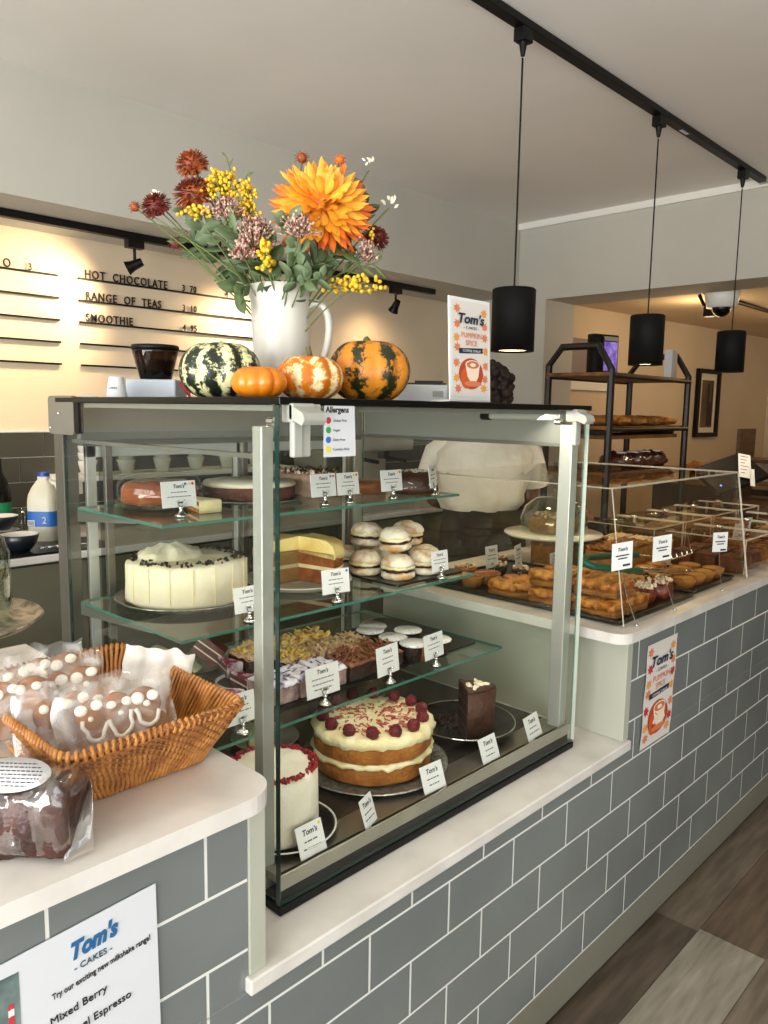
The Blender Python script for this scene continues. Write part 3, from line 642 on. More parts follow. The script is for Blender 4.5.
# --- slices on plates, bottom shelf left
def splate(c,lab,r=.062): return plate('side_plate',lab,c,r,M_plate,.008,.003)
M_velv=pm('brown_velvet','#6b3a36','#5a2f2b',rough=.8,scale=40,bump=.3,bscale=140)
M_berry=pm('berry_ripple','#8a2848','#e9dce6',rough=.5,scale=45,lo=.42,hi=.6,bump=.4,bscale=80)
def lying(label,u,v,z,R_,ang,thick,layers,top,rx,rz):
    w=wedge('cake_slice',label,(0,0,0),R_,-ang/2,ang,thick,layers,top); p=px(u,v,'Z',z); w.location=p; w.rotation_euler=(rx,0,rz); return w
M_plb=pm('bluish_china','#d3dcdf',rough=.2,coat=.3)
for (u,v,r_,l) in ((172,668,.055,'side plate holding the pale green iced slice'),(238,655,.05,'bluish side plate behind the velvet slice'),(240,684,.052,'bluish side plate holding a berry slice, beside the steel post'),(222,703,.052,'bluish side plate with berry smears, nearest the basket rim')):
    p=px(u,v,'Z',Z3); splate((max(-.70,p.x),p.y,Z3),l,r_).data.materials[0]=M_plb
def cutslice(label,u,v,z,strips,thick):
    p=px(u,v,'Z',z); p.z=Z3+.0095; t=thing('cake_slice',label,'cake slice',p); r=Vector((RV.x,RV.y,0)).normalized(); B=basis(p,r,(0,0,1))@rot('X',-.12)
    for (nm,m,poly) in strips:
        mb=MB(); mb.prism(poly,-thick,0,0,B); mb.build(nm,m,t,bevel=.0015)
cutslice('pale green iced slice lying on its side at the left of the bottom shelf',160,672,Z3+.01,[('sponge_layer',pm('grey_sponge','#8f8a72',rough=.8,scale=30),[(-.03,.0),(.075,.0),(.045,.016),(-.028,.036)]),('icing',M_green,[(-.028,.036),(.045,.016),(.075,.0),(.082,.003),(.05,.024),(-.02,.050),(-.03,.048)])],.05)
d_=(.052,-.036)
def strip(o,w,l=1): 
    n=(.57,.82); return [(o*n[0],.0+o*n[1]+.036),(o*n[0]+d_[0]*l,o*n[1]+.036+d_[1]*l),((o+w)*n[0]+d_[0]*l,(o+w)*n[1]+.036+d_[1]*l),((o+w)*n[0],(o+w)*n[1]+.036)]
cutslice('brown velvet slice with two white cream lines, leaning beside the green slice',190,667,Z3+.01,[('sponge_layer',M_velv,strip(0,.0125)),('cream_filling',M_icew,strip(.0125,.003)),('sponge_layer',M_velv,strip(.0155,.0125)),('cream_filling',M_icew,strip(.028,.003)),('sponge_layer',M_velv,strip(.031,.012))],.045)
for (u,v,l,a_) in ((225,665,'dark berry topped slice between the velvet slice and the steel post',-.3),(238,681,'berry slice on the bluish plate beside the steel post',-.1),(216,700,'berry slice low down, just above the basket rim',.2)):
    p=px(u,v,'Z',Z3+.02); wedge('cake_slice',l,(p.x-.03,p.y,Z3+.0045),.075,a_,.55,.03,[(M_velv,.012,'sponge_layer'),(M_plate,.004,'cream_filling'),(M_velv,.010,'sponge_layer')],M_berry)
# --- traybakes, bottom shelf
mb=MB(); mb.prism(rrect(-.60,.88,-.325,1.26,.01),Z3,Z3+.004); tag(mb.build('serving_board',M_tray,origin=(-.45,1.07,Z3)),'black slate under the blueberry and caramel traybake squares','board')
zt=Z3+.0045
def block(name,label,x0,y0,x1,y1,h,body,top,toppings,group,sd):
    c=((x0+x1)/2,(y0+y1)/2,zt); t=thing(name,label,'traybake',c,group)
    mb=MB(); mb.box((x0,y0,zt),(x1,y1,zt+h)); o=mb.build('base',body,t,bevel=.003)
    mb=MB(); mb.grid(lambda a,b:(x0+(x1-x0)*a,y0+(y1-y0)*b,zt+h+.004+.005*noise.noise(Vector((a*5+sd,b*5,sd)))-(.006 if a in(0,1) or b in (0,1) else 0)),14,14); mb.build('topping',top,t,solid=.003)
    toppings(t,x0,y0,x1,y1,zt+h+.006,random.Random(sd))
    return t
def curls(m,n,L,w,nm):
    def f(t,x0,y0,x1,y1,z,R_):
        mb=MB()
        for k in range(n):
            p=(R_.uniform(x0+.005,x1-.005),R_.uniform(y0+.005,y1-.005),z); a=R_.random()*6.3
            mb.leaf(p,(math.cos(a),math.sin(a),R_.uniform(.0,.35)),(0,0,1),L*R_.uniform(.7,1.3),w,0,.3,.2,3)
        mb.build(nm,m,t,solid=.0015)
    return f
M_honey=pm('honeycomb','#e9b54a','#f3d48c',rough=.4,scale=60)
M_swirl=pm('caramel_swirl','#b98252','#e8cfa5',rough=.4,scale=30,stretch=(1,4,1))
M_mchoc=pm('milk_chocolate','#7a4a30','#9a6444',rough=.4,scale=30,stretch=(1,4,1))
M_purp=pm('blueberry_top','#efeaf2','#5c3a66',rough=.5,scale=22,lo=.5,hi=.62,bump=.3)
M_purb=pm('blueberry_side','#6b4a5c','#b59a8e',rough=.7,scale=40,bump=.4)
for (i,(y0,y1)) in enumerate(((.885,.945),(.95,1.01),(1.015,1.075))):
    block('blueberry_square',('blueberry cream traybake square, %s of the front three')%(('nearest the steel post','in the middle','behind the card at the chocolate end')[i]),-.425,y0,-.335,y1,.036,M_purb,M_purp,curls(pm('purple_streak','#5a3768',rough=.3),10,.016,.005,'blueberry_streaks'),'blueberry cream squares',20+i)
for i in range(3):
    y0=.955+i*.085; block('honeycomb_square','golden honeycomb square at the back, %s'%(('left end of its row','middle of its row','right end of its row')[i]),-.595,y0,-.515,y0+.078,.034,M_choc,M_swirl,curls(M_honey,60,.015,.012,'honeycomb_shards'),'honeycomb squares',30+i)
for i in range(2):
    y0=1.085+i*.085; block('caramel_square','caramel and chocolate swirled square in the middle row, %s'%(('left one','right one')[i]),-.508,y0,-.428,y0+.078,.034,M_choc,M_swirl,curls(M_swirl,70,.014,.007,'caramel_curls'),'swirled caramel squares',40+i)
block('caramel_square','pale swirled square between the blueberry and honeycomb rows',-.508,1.0,-.428,1.078,.034,M_choc,M_swirl,curls(M_honey,70,.014,.008,'caramel_curls'),'swirled caramel squares',44)
block('chocolate_square','brown chocolate curl square left of the price card',-.420,1.085,-.335,1.165,.034,M_choc,M_mchoc,curls(M_mchoc,60,.018,.007,'chocolate_curls'),'chocolate curl squares',50)
block('chocolate_square','brown chocolate curl square behind the price card',-.420,1.17,-.335,1.25,.034,M_choc,M_mchoc,curls(M_mchoc,60,.018,.007,'chocolate_curls'),'chocolate curl squares',51)
# --- lattice topped tarts
mb=MB(); mb.prism(rrect(-.63,1.268,-.33,1.52,.01),Z3,Z3+.004); tag(mb.build('serving_board',M_tray,origin=(-.5,1.4,Z3)),'black slate under the white lace topped tarts','board')
M_lace=pm('white_lace','#f6f4ee','#cfcbc0',rough=.5,scale=150,lo=.52,hi=.66)
def tart(c,label,side=None):
    t=thing('lace_tart',label,'tart',c,'white lace topped tarts')
    mb=MB(); mb.lathe(c,[(0,0),(.026,0),(.031,.03),(.029,.034),(0,.033)],36,fn=lambda a,r,z:(r*(1+.02*math.sin(a*18)),z)); mb.build('case',side or M_choc,t)
    mb=MB(); mb.lathe(c,[(0,.035),(.033,.035),(.034,.037),(.033,.039),(0,.040)],64,fn=lambda a,r,z:(r*(1+(.03*abs(math.sin(a*6)) if r>.02 else 0)),z)); mb.build('lace_top',M_lace,t)
for (u,v,l) in ((353,634,'at the back left of the group'),(373,625,'farthest back'),(379,640,'in the middle of the cluster'),(408,629,'back right, near the far pane'),(395,648,'front left, above the price card'),(415,642,'in front of the right one, gold sided'),(437,638,'behind the last price card')):
    p=px(u,v-0,'Z',Z3+.044); tart((max(p.x,-.60),max(1.302,min(p.y,1.50)),Z3+.0045),'round tart with a white lace top, '+l,M_sponge if 'gold' in l else None)
# --- cream sandwich cakes on middle shelf
mb=MB(); mb.prism(rrect(-.70,1.285,-.39,1.535,.01),Z2,Z2+.005); tag(mb.build('serving_board',M_tray,origin=(-.55,1.4,Z2)),'black slate under the pile of sugar dusted cream cakes','board')
def scone(c,label,sd,tilt=0):
    t=thing('cream_sandwich_cake',label,'small cake',c,'sugar dusted cream and jam cakes'); R=.041
    mb=MB(); mb.lathe(c,[(0,0),(R-.006,0),(R,.006),(R-.001,.014),(R-.006,.018),(0,.018)],28,nz=.004,nf=60,seed=sd); mb.build('bottom_half',M_dust,t)
    mb=MB(); mb.lathe(c,[(0,.017),(R-.004,.018),(R-.001,.021),(R-.004,.024),(0,.024)],28,nz=.004,nf=90,seed=sd+3); mb.build('jam',M_jam,t)
    mb=MB(); mb.lathe(c,[(0,.022),(R-.004,.023),(R+.001,.027),(R-.003,.032),(0,.032)],28,nz=.005,nf=90,seed=sd+5); mb.build('cream',M_butter,t)
    mb=MB(); mb.lathe(c,[(0,.030),(R-.001,.031),(R,.037),(R-.006,.047),(R*.55,.055),(0,.058)],28,nz=.005,nf=50,seed=sd+9); mb.build('top_half',M_dust,t)
    t.rotation_euler=(tilt,tilt*.6,sd); return t
sz=Z2+.0055
for i,(x,y,dz,l) in enumerate(((-.445,1.345,0,'front row, nearest the caramel cake label'),(-.44,1.44,0,'front row, behind the price card'),(-.535,1.325,0,'second row, left end'),(-.545,1.405,0,'second row, in the middle, under the others'),(-.490,1.497,0,'right end of the pile'),(-.635,1.335,0,'back row, left end'),(-.63,1.43,0,'back row, in the middle'),
    (-.49,1.385,.060,'on top of the pile at the front'),(-.535,1.475,.060,'on top of the pile at the right'),(-.585,1.375,.060,'on top of the pile at the back'))):
    scone((x,y,sz+dz),'sugar dusted cream and jam cake, '+l,i*1.7,.0 if dz==0 else .06)
# --- top shelf
c=(-.668,.838,Z1); plate('cake_plate','clear plate under the glazed orange loaf cake',c,.092,M_glasst)
c=(-.668,.838,Z1+.0055); t=thing('orange_cake','glazed orange brown round cake under film on the top shelf','cake',c)
mb=MB(); mb.lathe(c,[(0,0),(.072,0),(.080,.008),(.080,.032),(.073,.044),(.05,.050),(0,.051)],48,nz=.004,nf=30); mb.build('glaze',pm('orange_glaze','#a75a2c','#8a431c',rough=.15,coat=.6,scale=14,bump=.1),t)
mb=MB(); mb.lathe(c,[(.081,0.001),(.088,.02),(.088,.04),(.080,.058),(.05,.066),(0,.067)],40); mb.build('film',M_acr,t)
t=wedge('layer_slice','pale three-layer cake slice lying behind the first price card',(-.60,.86,Z1+.0005),.10,-.3,.5,.03,[(M_sponge,.008,'sponge_layer'),(M_icew,.006,'cream_filling'),(M_sponge,.008,'sponge_layer')],M_butter)
c=(-.640,1.050,Z1); plate('cake_plate','silver plate under the brown cake with flat white icing',c,.122,M_sil,.007)
c=(-.640,1.050,Z1+.0055); t=thing('iced_chocolate_cake','low brown cake with a flat white iced top, top shelf','cake',c)
mb=MB(); mb.lathe(c,[(0,0),(.100,0),(.104,.005),(.104,.032),(0,.032)],56,nz=.002,nf=40); mb.build('sponge',pm('red_brown_sponge','#6d3d2c','#57301f',rough=.8,scale=40,bump=.4,bscale=140),t)
mb=MB(); mb.lathe(c,[(0,.031),(.104,.030),(.106,.034),(.103,.040),(0,.041)],56,nz=.002,nf=40); mb.build('icing',M_icew,t)
c=(-.650,1.238,Z1+.0005); t=thing('nut_cake','pinkish nut covered cake behind two price cards, top shelf','cake',c)
mb=MB(); mb.lathe(c,[(0,0),(.078,0),(.082,.01),(.08,.035),(.068,.05),(0,.055)],40,nz=.008,nf=60); mb.build('icing',pm('rose_cream','#d9b6a0','#c79c86',rough=.7,scale=30,bump=.5),t)
mb=MB(); chips(mb,90,c,0,.070,c[2]+.057,s=.007,sd=31); mb.build('nut_pieces',pm('nut_pieces','#e9d3bb','#8a4f33',rough=.7,scale=70,lo=.45,hi=.55),t)
mb=MB(); chips(mb,60,c,.0,.075,c[2]+.062,s=.0045,sd=32); mb.build('chocolate_chips',M_chip,t)
c=(-.630,1.398,Z1+.0005)
wedge('cheesecake','low golden cheesecake with a caramel top behind the third card',c,.066,-1.8,4.6,.03,[(M_sponge,.016,'base'),(M_butter,.007,'filling')],pm('caramel_top','#a8683a','#8a4c24',rough=.3,scale=30))
c=(-.512,1.474,Z1+.0005); t=thing('sprinkle_chocolate_cake','small dark chocolate cake with pale sprinkles at the right end','cake',c)
mb=MB(); mb.lathe(c,[(0,0),(.056,0),(.06,.01),(.058,.04),(.045,.052),(0,.055)],36,nz=.005,nf=40); mb.build('frosting',M_chocice,t)
mb=MB(); R_=random.Random(5)
for k in range(70):
    a=R_.random()*6.28; q=R_.random(); r,z=(.0605,R_.uniform(.008,.04)) if q<.5 else (.05*R_.random(),.056); p0=Vector((c[0]+r*math.cos(a),c[1]+r*math.sin(a),c[2]+z)); d=Vector((R_.uniform(-1,1),R_.uniform(-1,1),R_.uniform(-.4,.4))).normalized()*.006
    mb.cyl(p0-d,p0+d,.0013,n=5)
mb.build('sprinkles',pm('pale_sprinkle','#e6d9cc',rough=.6),t)
# ================================================================ PRICE CARDS
def holder(mb,c,up=.030):
    mb.lathe(c,[(0,0),(.0125,0),(.013,.003),(.009,.006),(.004,.010),(.0035,.016),(.005,.018),(0,.02)],20)
    for s in (-1,1): mb.tube([(c[0],c[1],c[2]+.018),(c[0],c[1]+s*.005,c[2]+.022),(c[0],c[1]+s*.007,c[2]+up)],.0014,6); mb.sph((c[0],c[1]+s*.007,c[2]+up+.001),(.002,.002,.002),8,6)
def card(c,label,w=.066,h=.046,lift=.018,hold=True,yaw=0,tilt=.12,lines=2,dots=(),grp='white price cards in the case',head="Tom's"):
    t=thing('price_card',label,'price card',c,grp)
    n=Vector((math.cos(yaw),-math.sin(yaw)*1,0)); r=Vector((math.sin(yaw),math.cos(yaw),0)); u=Vector((-math.sin(tilt)*n.x,-math.sin(tilt)*n.y,math.cos(tilt)))
    o=Vector((c[0],c[1],c[2]+lift))-r*w/2-n*.004
    B=basis(o,r,u); mb=MB(); mb.box((0,0,-.0006),(w,h,.0006),0,B); mb.build('card',M_card,t)
    if hold: mb=MB(); holder(mb,c); mb.build('card_holder',M_chrome,t)
    text('lettering',head,h*.2,M_ink,B@Vector((w*.5,h*.74,.0006)),r,u,t,'CENTER',shear=.2,lift=.0001,ext=.0001,bold=.0003)
    mb=MB(); R_=random.Random(int(c[1]*1e4))
    for k in range(lines):
        wl=w*R_.uniform(.45,.75); x=(w-wl)/2; z=h*(.56-.17*k); 
        while x<(w+wl)/2:
            ww=R_.uniform(.004,.010); mb.box((x,z,.0006),(min(x+ww,(w+wl)/2),z+h*.035,.0008),0,B); x+=ww+.0018
    mb.box((w*.44,h*.14,.0006),(w*.60,h*.21,.0008),0,B); o=mb.build('small_print',M_fine,t)
    for k,cc in enumerate(dots):
        mb=MB(); mb.cyl(B@Vector((w-.006-k*.008,h-.006,.0006)),B@Vector((w-.006-k*.008,h-.006,.0011)),.0028,n=14); mb.build('allergen_dot',MATS['dot_'+cc],t)
    return t
RD,GR,BL,YE='#c22a3a','#2f9a4e','#2a6fb8','#e8d032'
card((-.492,.782,Z1+.0005),'price card in front of the orange cake, leftmost on the top shelf',dots=(RD,YE,BL),w=.074,h=.05)
card((-.455,1.118,Z1+.0005),'price card right of the steel post, first of two touching cards',dots=(RD,BL),w=.072,h=.05)
card((-.45,1.188,Z1+.0005),'price card of the touching pair, partly tucked behind its left neighbour',dots=(RD,YE),w=.066,h=.05)
card((-.445,1.325,Z1+.0005),'price card in front of the golden cheesecake, top shelf',dots=(RD,YE),w=.072,h=.05)
card((-.438,1.470,Z1+.0005),'price card in front of the sprinkled chocolate cake, turned sideways',dots=(RD,),w=.066,h=.056,yaw=-.45)
card((-.384,.862,Z2+.0005),'price card beside the big cream cake, seen through the left pane',w=.062,h=.05)
card((-.383,1.090,Z2+.0005),'price card in front of the cut caramel cake',dots=(BL,),w=.07,h=.052,yaw=.15)
card((-.381,1.435,Z2+.0005),'price card in front of the cream cake pile',w=.062,h=.05)
card((-.287,.775,Z3+.0005),'price card in front of the berry slices, above the basket corner',w=.062,h=.055)
card((-.288,.972,Z3+.0005),'price card in front of the blueberry squares',w=.086,h=.060,lines=3)
card((-.285,1.155,Z3+.0005),'price card in front of the chocolate curl squares',w=.074,h=.062,yaw=-.1)
card((-.288,1.310,Z3+.0005),'price card in front of the lace topped tarts',w=.074,h=.056,yaw=-.1)
for i,(u,v,w,yw,ti,l) in enumerate(((313,866,.050,.0,.35,'leaning on the ledge in front of the tall white cake'),(371,836,.040,-.35,.3,'upright on the ledge between white cake and sponge cake'),(434,807,.054,.05,.35,'leaning on the ledge in front of the raspberry sponge cake'),(490,776,.052,.0,.35,'leaning on the ledge in front of the dark dish'),(534,751,.058,-.1,.35,'leaning on the ledge at the far right corner of the case'))):
    y=px(u+4,v,'X',-.086).y
    card((-.0845,y,.6305),'price card '+l,w=w+.006,h=.064,lift=.002,hold=False,yaw=yw,tilt=ti,lines=2,dots=(YE,) if i==0 else ())
# ================================================================ ON TOP OF THE CASE
ZT=CTOP+.0006
def at(u,Y): p=px(u,390,'Y',Y); return Vector((p.x,p.y,ZT))
M_stem=pm('dry_stem','#6f6a3c','#4c4a2c',rough=.8,scale=60)
def pumpkin(name,label,c,R,Hh,ribs,mat,depth=.09,stem=.018,lean=(0,0),sd=0,stemr=.006,cat='pumpkin',zoff=0):
    t=thing(name,label,cat,c,None)
    cen=Vector((c[0],c[1],c[2]+Hh/2)); mb=MB(); nu,nv=ribs*10,26; v=[];f=[]
    for j in range(nv+1):
        ph=PI*j/nv
        for i in range(nu):
            a=2*PI*i/nu; rb=1-depth*(1-abs(math.sin(a*ribs/2)))**1.0*math.sin(ph)**.7
            rb*=1+.03*noise.noise(Vector((math.cos(a)*2+sd,math.sin(a)*2,ph)))
            r=R*math.sin(ph)**.8*rb if 0<j<nv else 0
            z=-math.cos(ph)*Hh/2; z-= (Hh*.10*math.exp(-(math.sin(ph)/.28)**2))*(1 if j>nv/2 else -1)*(1 if ph>1 else .7)
            v.append((r*math.cos(a),r*math.sin(a),z))
    for j in range(nv):
        for i in range(nu): f.append((j*nu+i,j*nu+(i+1)%nu,(j+1)*nu+(i+1)%nu,(j+1)*nu+i))
    zmin=min(p[2] for p in v); mb.add(v,f,0,True)
    me=mb.build('flesh',mat); me.parent=t; me.location=(0,0,-zmin)
    ztop=Hh*.40-zmin; mb=MB(); mb.tube([(0,0,ztop-.004),(lean[0]*.3,lean[1]*.3,ztop+stem*.5),(lean[0],lean[1],ztop+stem)],[stemr*1.6,stemr,stemr*1.1],8); s=mb.build('stem',M_stem); s.parent=t
    return t
pumpkin('striped_squash','dark green and cream striped squash, leftmost on the case top',at(221,.835),.076,.112,10,pumpkin_mat('squash_green','#1c261a','#1c261a','#ece6ad',10,15,.40,60),.07,.008,(.005,0),3,.004,'squash')
pumpkin('mini_pumpkin','small plain orange pumpkin in front of the striped squash',at(259,.785),.0455,.056,10,pm('orange_skin','#ee8a1c','#e27611',rough=.35,scale=20,bump=.05,coat=.2),.10,.004,(0,0),8,.003)
pumpkin('speckled_gourd','orange and cream streaked small pumpkin in front of the white jug',at(310,.895),.059,.082,10,pumpkin_mat('gourd_orange','#d97516','#e08c22','#f3e3b0',10,13,.50,50),.10,.020,(-.006,0),5,.0045)
pumpkin('mottled_pumpkin','large orange pumpkin with dark green patches, rightmost on the case top',at(369,1.045),.078,.122,10,pumpkin_mat('mottled','#26301a','#b06a1c','#dd8b25',7,12,.40,40),.08,.012,(-.012,.002),11,.006)
# jug
V=at(282,1.035); vs=1.0
t=thing('white_jug','tall white ceramic jug holding the autumn flowers','jug',V)
mb=MB(); HJ=.236
mb.lathe(V,[(0,.001),(.055,0),(.059,.004),(.061,.02),(.060,.12),(.059,.19),(.060,.22),(.063,HJ),(.060,HJ),(.057,.215),(.056,.02),(0,.012)],56,fn=lambda a,r,z:(r*(1+ (.28*math.exp(-((a-3.93)/.32)**2)*max(0,(z-.19)/.045) if r>.05 else 0)),z)); mb.build('body',pm('jug_white','#cfcabf',rough=.3),t)
mb=MB(); hd=Vector((.74,.67,0)).normalized(); pts=[]
for k in range(15):
    a=PI*k/14; pts.append(V+hd*(.056+.036*math.sin(a)**.7)+Vector((0,0,.195-.135*(k/14))))
pts=[V+hd*q[0]+Vector((0,0,q[1])) for q in ((.055,.196),(.07,.205),(.088,.198),(.098,.178),(.100,.15),(.097,.12),(.09,.09),(.075,.068),(.056,.058))]
mb.tube(pts,[.009,.009,.0085,.008,.008,.008,.008,.009,.01],12); mb.build('handle',MATS['jug_white'],t,subd=1)
# ---- flowers
D0=(Vector((V.x,V.y,1.6))-CAM).dot(DV); MOUTH=Vector((V.x,V.y,ZT+.18))
M_orp=pm('petal_orange','#e2601a','#ec7d1e',rough=.5,scale=30); M_ory=pm('petal_amber','#f39b22','#f7b53a',rough=.5,scale=30)
M_rust=pm('petal_rust','#8a3a1c','#a85626',rough=.6,scale=60); M_wine=pm('petal_wine','#5e1f1a','#7c2f22',rough=.6,scale=60); M_yel=pm('petal_yellow','#dfb11c','#edc637',rough=.6,scale=60)
M_leafd=pm('leaf_dark','#3f5230','#56683a',rough=.55,scale=20); M_euc=pm('eucalyptus_grey','#748462','#586a46',rough=.6,scale=14); M_wfl=pm('petal_white','#ece6cf','#dcd6b4',rough=.6,scale=40); M_gst=pm('green_stem','#6d7a3f','#5d6a38',rough=.7)
M_wax=pm('wax_bud','#7d4438','#d8b7a6',rough=.6,scale=130,lo=.42,hi=.6)
def stemline(p,bow=.03,r=.0016,name='stem',par=None):
    p=Vector(p); k=random.Random(int(p.x*9999)); b=MOUTH+Vector((k.uniform(-.03,.03),k.uniform(-.03,.03),-.08)); m=(p+b)/2+Vector((0,0,bow))
    pts=[b.lerp(m,q/4)*(1-q/4)+m.lerp(p,q/4)*(q/4) for q in range(5)]
    pts=[(b*(1-q)**2+m*2*q*(1-q)+p*q*q) for q in [i/8 for i in range(9)]]
    mb=MB(); mb.tube(pts,r,6); return mb.build(name,M_gst,par)
def bloom(name,label,u,v,dd,R,axis,mats,n,L,W,cat='flower',inner=.35,cup=.5,core=None):
    p=pd(u,v,D0+dd); t=thing(name,label,cat,p,None); ax=Vector(axis).normalized(); q=ax.to_track_quat('Z','Y').to_matrix().to_4x4(); q.translation=p
    stemline(p-ax*R*.3,par=t)
    mb=MB(); R_=random.Random(int(u*7+v))
    for k in range(n):
        f=(k+.5)/n; th=math.acos(1-f*1.45) if 1-f*1.45>-1 else PI; a=k*2.39996+R_.uniform(-.15,.15)
        d=Vector((math.sin(th)*math.cos(a),math.sin(th)*math.sin(a),math.cos(th)))
        d=(d+Vector((R_.uniform(-.14,.14),R_.uniform(-.14,.14),R_.uniform(-.14,.14)))).normalized(); b=d*R*inner; up=Vector((0,0,1)).cross(d); up=d.cross(up) if up.length>.05 else Vector((1,0,0))
        l=L*(.55+.45*min(1,f*2.2))*R_.uniform(.85,1.15)
        mb.leaf(q@b,(q.to_3x3()@d),(q.to_3x3()@(up*-1+d*.01)) ,l,W*R_.uniform(.8,1.2),0 if f>.42 else 1,cup*R_.uniform(.3,1.2),.45,5,1.25)
    mb.sph(p,R*inner*1.15,12,8,0); mb.build('petals',mats,t)
    return t
toC=-DV; 
bloom('chrysanthemum','huge orange and amber chrysanthemum head, the largest flower in the jug',322,207,-.03,.098,toC*1.0+RV*.12+UV*.25,[M_orp,M_ory],330,.066,.0155,inner=.34,cup=.55)
for (u,v,R,l,ms,dd) in ((192,164,.028,'round rust brown flower head, highest on the left',(M_rust,M_rust),0),(193,194,.033,'round rust brown flower head below the highest left one',(M_rust,M_wine),-.02),(156,206,.026,'dark wine flower head at the left with a pale petal',(M_wine,M_wine),0),
    (135,207,.012,'small orange brown bud, leftmost of the bouquet',(M_rust,M_rust),.01),(375,238,.025,'dark red flower head at the right behind the chrysanthemum',(M_wine,M_wine),.05),(302,158,.014,'brown bud peeking above the chrysanthemum',(M_rust,M_rust),.04),(176,243,.015,'drooping wine red bud under the left flower heads',(M_wine,M_wine),.02),(340,160,.012,'small orange red bud above the chrysanthemum',(M_orp,M_orp),.05)):
    bloom('dahlia' if R>.018 else 'flower_bud',l,u,v,dd,R,UV*.7+toC*.6+RV*((u-280)/300),list(ms),170 if R>.018 else 40,R*.62,R*.24,inner=.68,cup=.3)
def spray(name,label,u,v,dd,w,h,mat,n,rb,sd,cat='flower',droop=0,leafm=None):
    p=pd(u,v,D0+dd); t=thing(name,label,cat,p,None); R_=random.Random(sd); stemline(p-UV*h*.4,par=t); mb=MB(); ms=MB()
    for k in range(n):
        a,b=R_.gauss(0,.42),R_.uniform(-.5,.5); c=p+RV*(a*w*(.5-b*.3))+UV*(b*h)+DV*R_.uniform(-.02,.02)
        mb.sph(c,(rb*R_.uniform(.7,1.3),rb*R_.uniform(.7,1.3),rb*R_.uniform(.7,1.3)),7,5)
        if mat is M_wax: mb.tube([c,c-(c-(p-UV*h*.6)).normalized()*.012],.0009,4)
        if k%3==0: ms.tube([p-UV*h*.5,(p+c)/2-UV*h*.1,c],.0008,4)
    mb.build('blossoms',mat,t); ms.build('twigs',M_gst,t); return t
spray('yellow_spray','yellow blossom spray, highest one beside the rust flower heads',222,186,-.02,.085,.06,M_yel,170,.0038,1)
spray('yellow_spray','yellow blossom spray to the right of the highest yellow one',247,200,-.02,.05,.075,M_yel,120,.0038,2)
spray('yellow_spray','bright yellow blossoms just left of the chrysanthemum, low down',266,256,-.09,.035,.052,M_yel,50,.0048,3)
spray('yellow_spray','yellow blossom spray stretching low to the right over the jug rim',352,284,-.06,.15,.026,M_yel,80,.0042,4)
spray('yellow_spray','small yellow blossoms under the left rust flower head',196,211,-.05,.05,.02,M_yel,40,.0042,5)
spray('yellow_spray','sparse yellow buds right of the chrysanthemum',372,240,.0,.012,.035,M_yel,14,.0032,6)
spray('waxflower_sprig','mauve brown waxflower sprig between the yellow sprays',226,208,-.05,.075,.034,M_wax,150,.0030,7)
spray('waxflower_sprig','mauve brown waxflower sprig in the middle left of the bouquet',255,232,-.07,.075,.055,M_wax,200,.0030,8)
spray('waxflower_sprig','mauve brown waxflower sprig lowest in the middle left',243,249,-.08,.065,.03,M_wax,110,.0030,9)
spray('waxflower_sprig','mauve brown waxflower sprig in front of the chrysanthemum',300,224,-.13,.075,.04,M_wax,150,.0028,10)
spray('waxflower_sprig','mauve brown waxflower sprig low at the right edge',367,250,-.03,.04,.04,M_wax,80,.0028,11)
def wsp(u,v,l,sd,n=7,s=.013):
    p=pd(u,v,D0+.03); t=thing('white_blossom_sprig',l,'flower',p); R_=random.Random(sd); stemline(p-UV*.01,par=t); mb=MB()
    for k in range(n):
        a=R_.uniform(-1.2,1.2); c=p+RV*R_.uniform(-.008,.012)+UV*R_.uniform(-.012,.012); mb.leaf(c,RV*math.sin(a)+UV*math.cos(a)+DV*R_.uniform(-.5,.5),toC,s,s*.5,0,.2,.3,3)
    mb.build('blossoms',M_wfl,t)
wsp(369,165,'thin white blossom sprig above the right side of the chrysanthemum',1,6,.010); wsp(389,203,'white blossom sprig farthest right in the bouquet',2,9,.013)
wsp(200,172,'white blossoms tucked beside the highest rust flower',3,8,.016); wsp(158,198,'pale petals on the dark wine flower head at left',4,3,.016)
def branch(label,pts,n,L,W,mat,sd,name='eucalyptus_branch',cat='foliage',face=.6):
    P=[pd(u,v,D0+dd) for u,v,dd in pts]; t=thing(name,label,cat,P[-1]); R_=random.Random(sd)
    ms=MB(); full=[MOUTH+Vector((R_.uniform(-.03,.03),R_.uniform(-.03,.03),-.06))]+P; 
    sm=[]
    for i in range(len(full)-1):
        for q in range(4): sm.append(full[i].lerp(full[i+1],q/4))
    sm.append(full[-1]); ms.tube(sm,.0014,5); ms.build('stem',M_gst,t); mb=MB()
    for k in range(n):
        f=.25+.75*k/max(1,n-1); x=f*(len(full)-1); i=min(int(x),len(full)-2); c=full[i].lerp(full[i+1],x-i); ax=(full[i+1]-full[i]).normalized()
        s=1 if k%2 else -1; d=ax*R_.uniform(.3,.9)+ (ax.cross(DV)).normalized()*s*R_.uniform(.5,1)+DV*R_.uniform(-.6,.3)
        mb.leaf(c,d,toC+Vector((R_.uniform(-.9,.9),R_.uniform(-.9,.9),R_.uniform(-.9,.9)))*face*1.6,L*R_.uniform(.6,1.35),W*R_.uniform(.7,1.25),0,R_.uniform(-.1,.45),.22,6)
    mb.build('leaves',mat,t,solid=.0006); return t
branch('grey green broad leaves fanning to the left below the rust flowers',[(245,262,0),(215,235,-.01),(190,212,0)],16,.048,.024,M_euc,1)
branch('grey green broad leaves in the left middle of the bouquet',[(255,262,-.04),(238,235,-.05),(222,222,-.04)],14,.050,.022,M_euc,2)
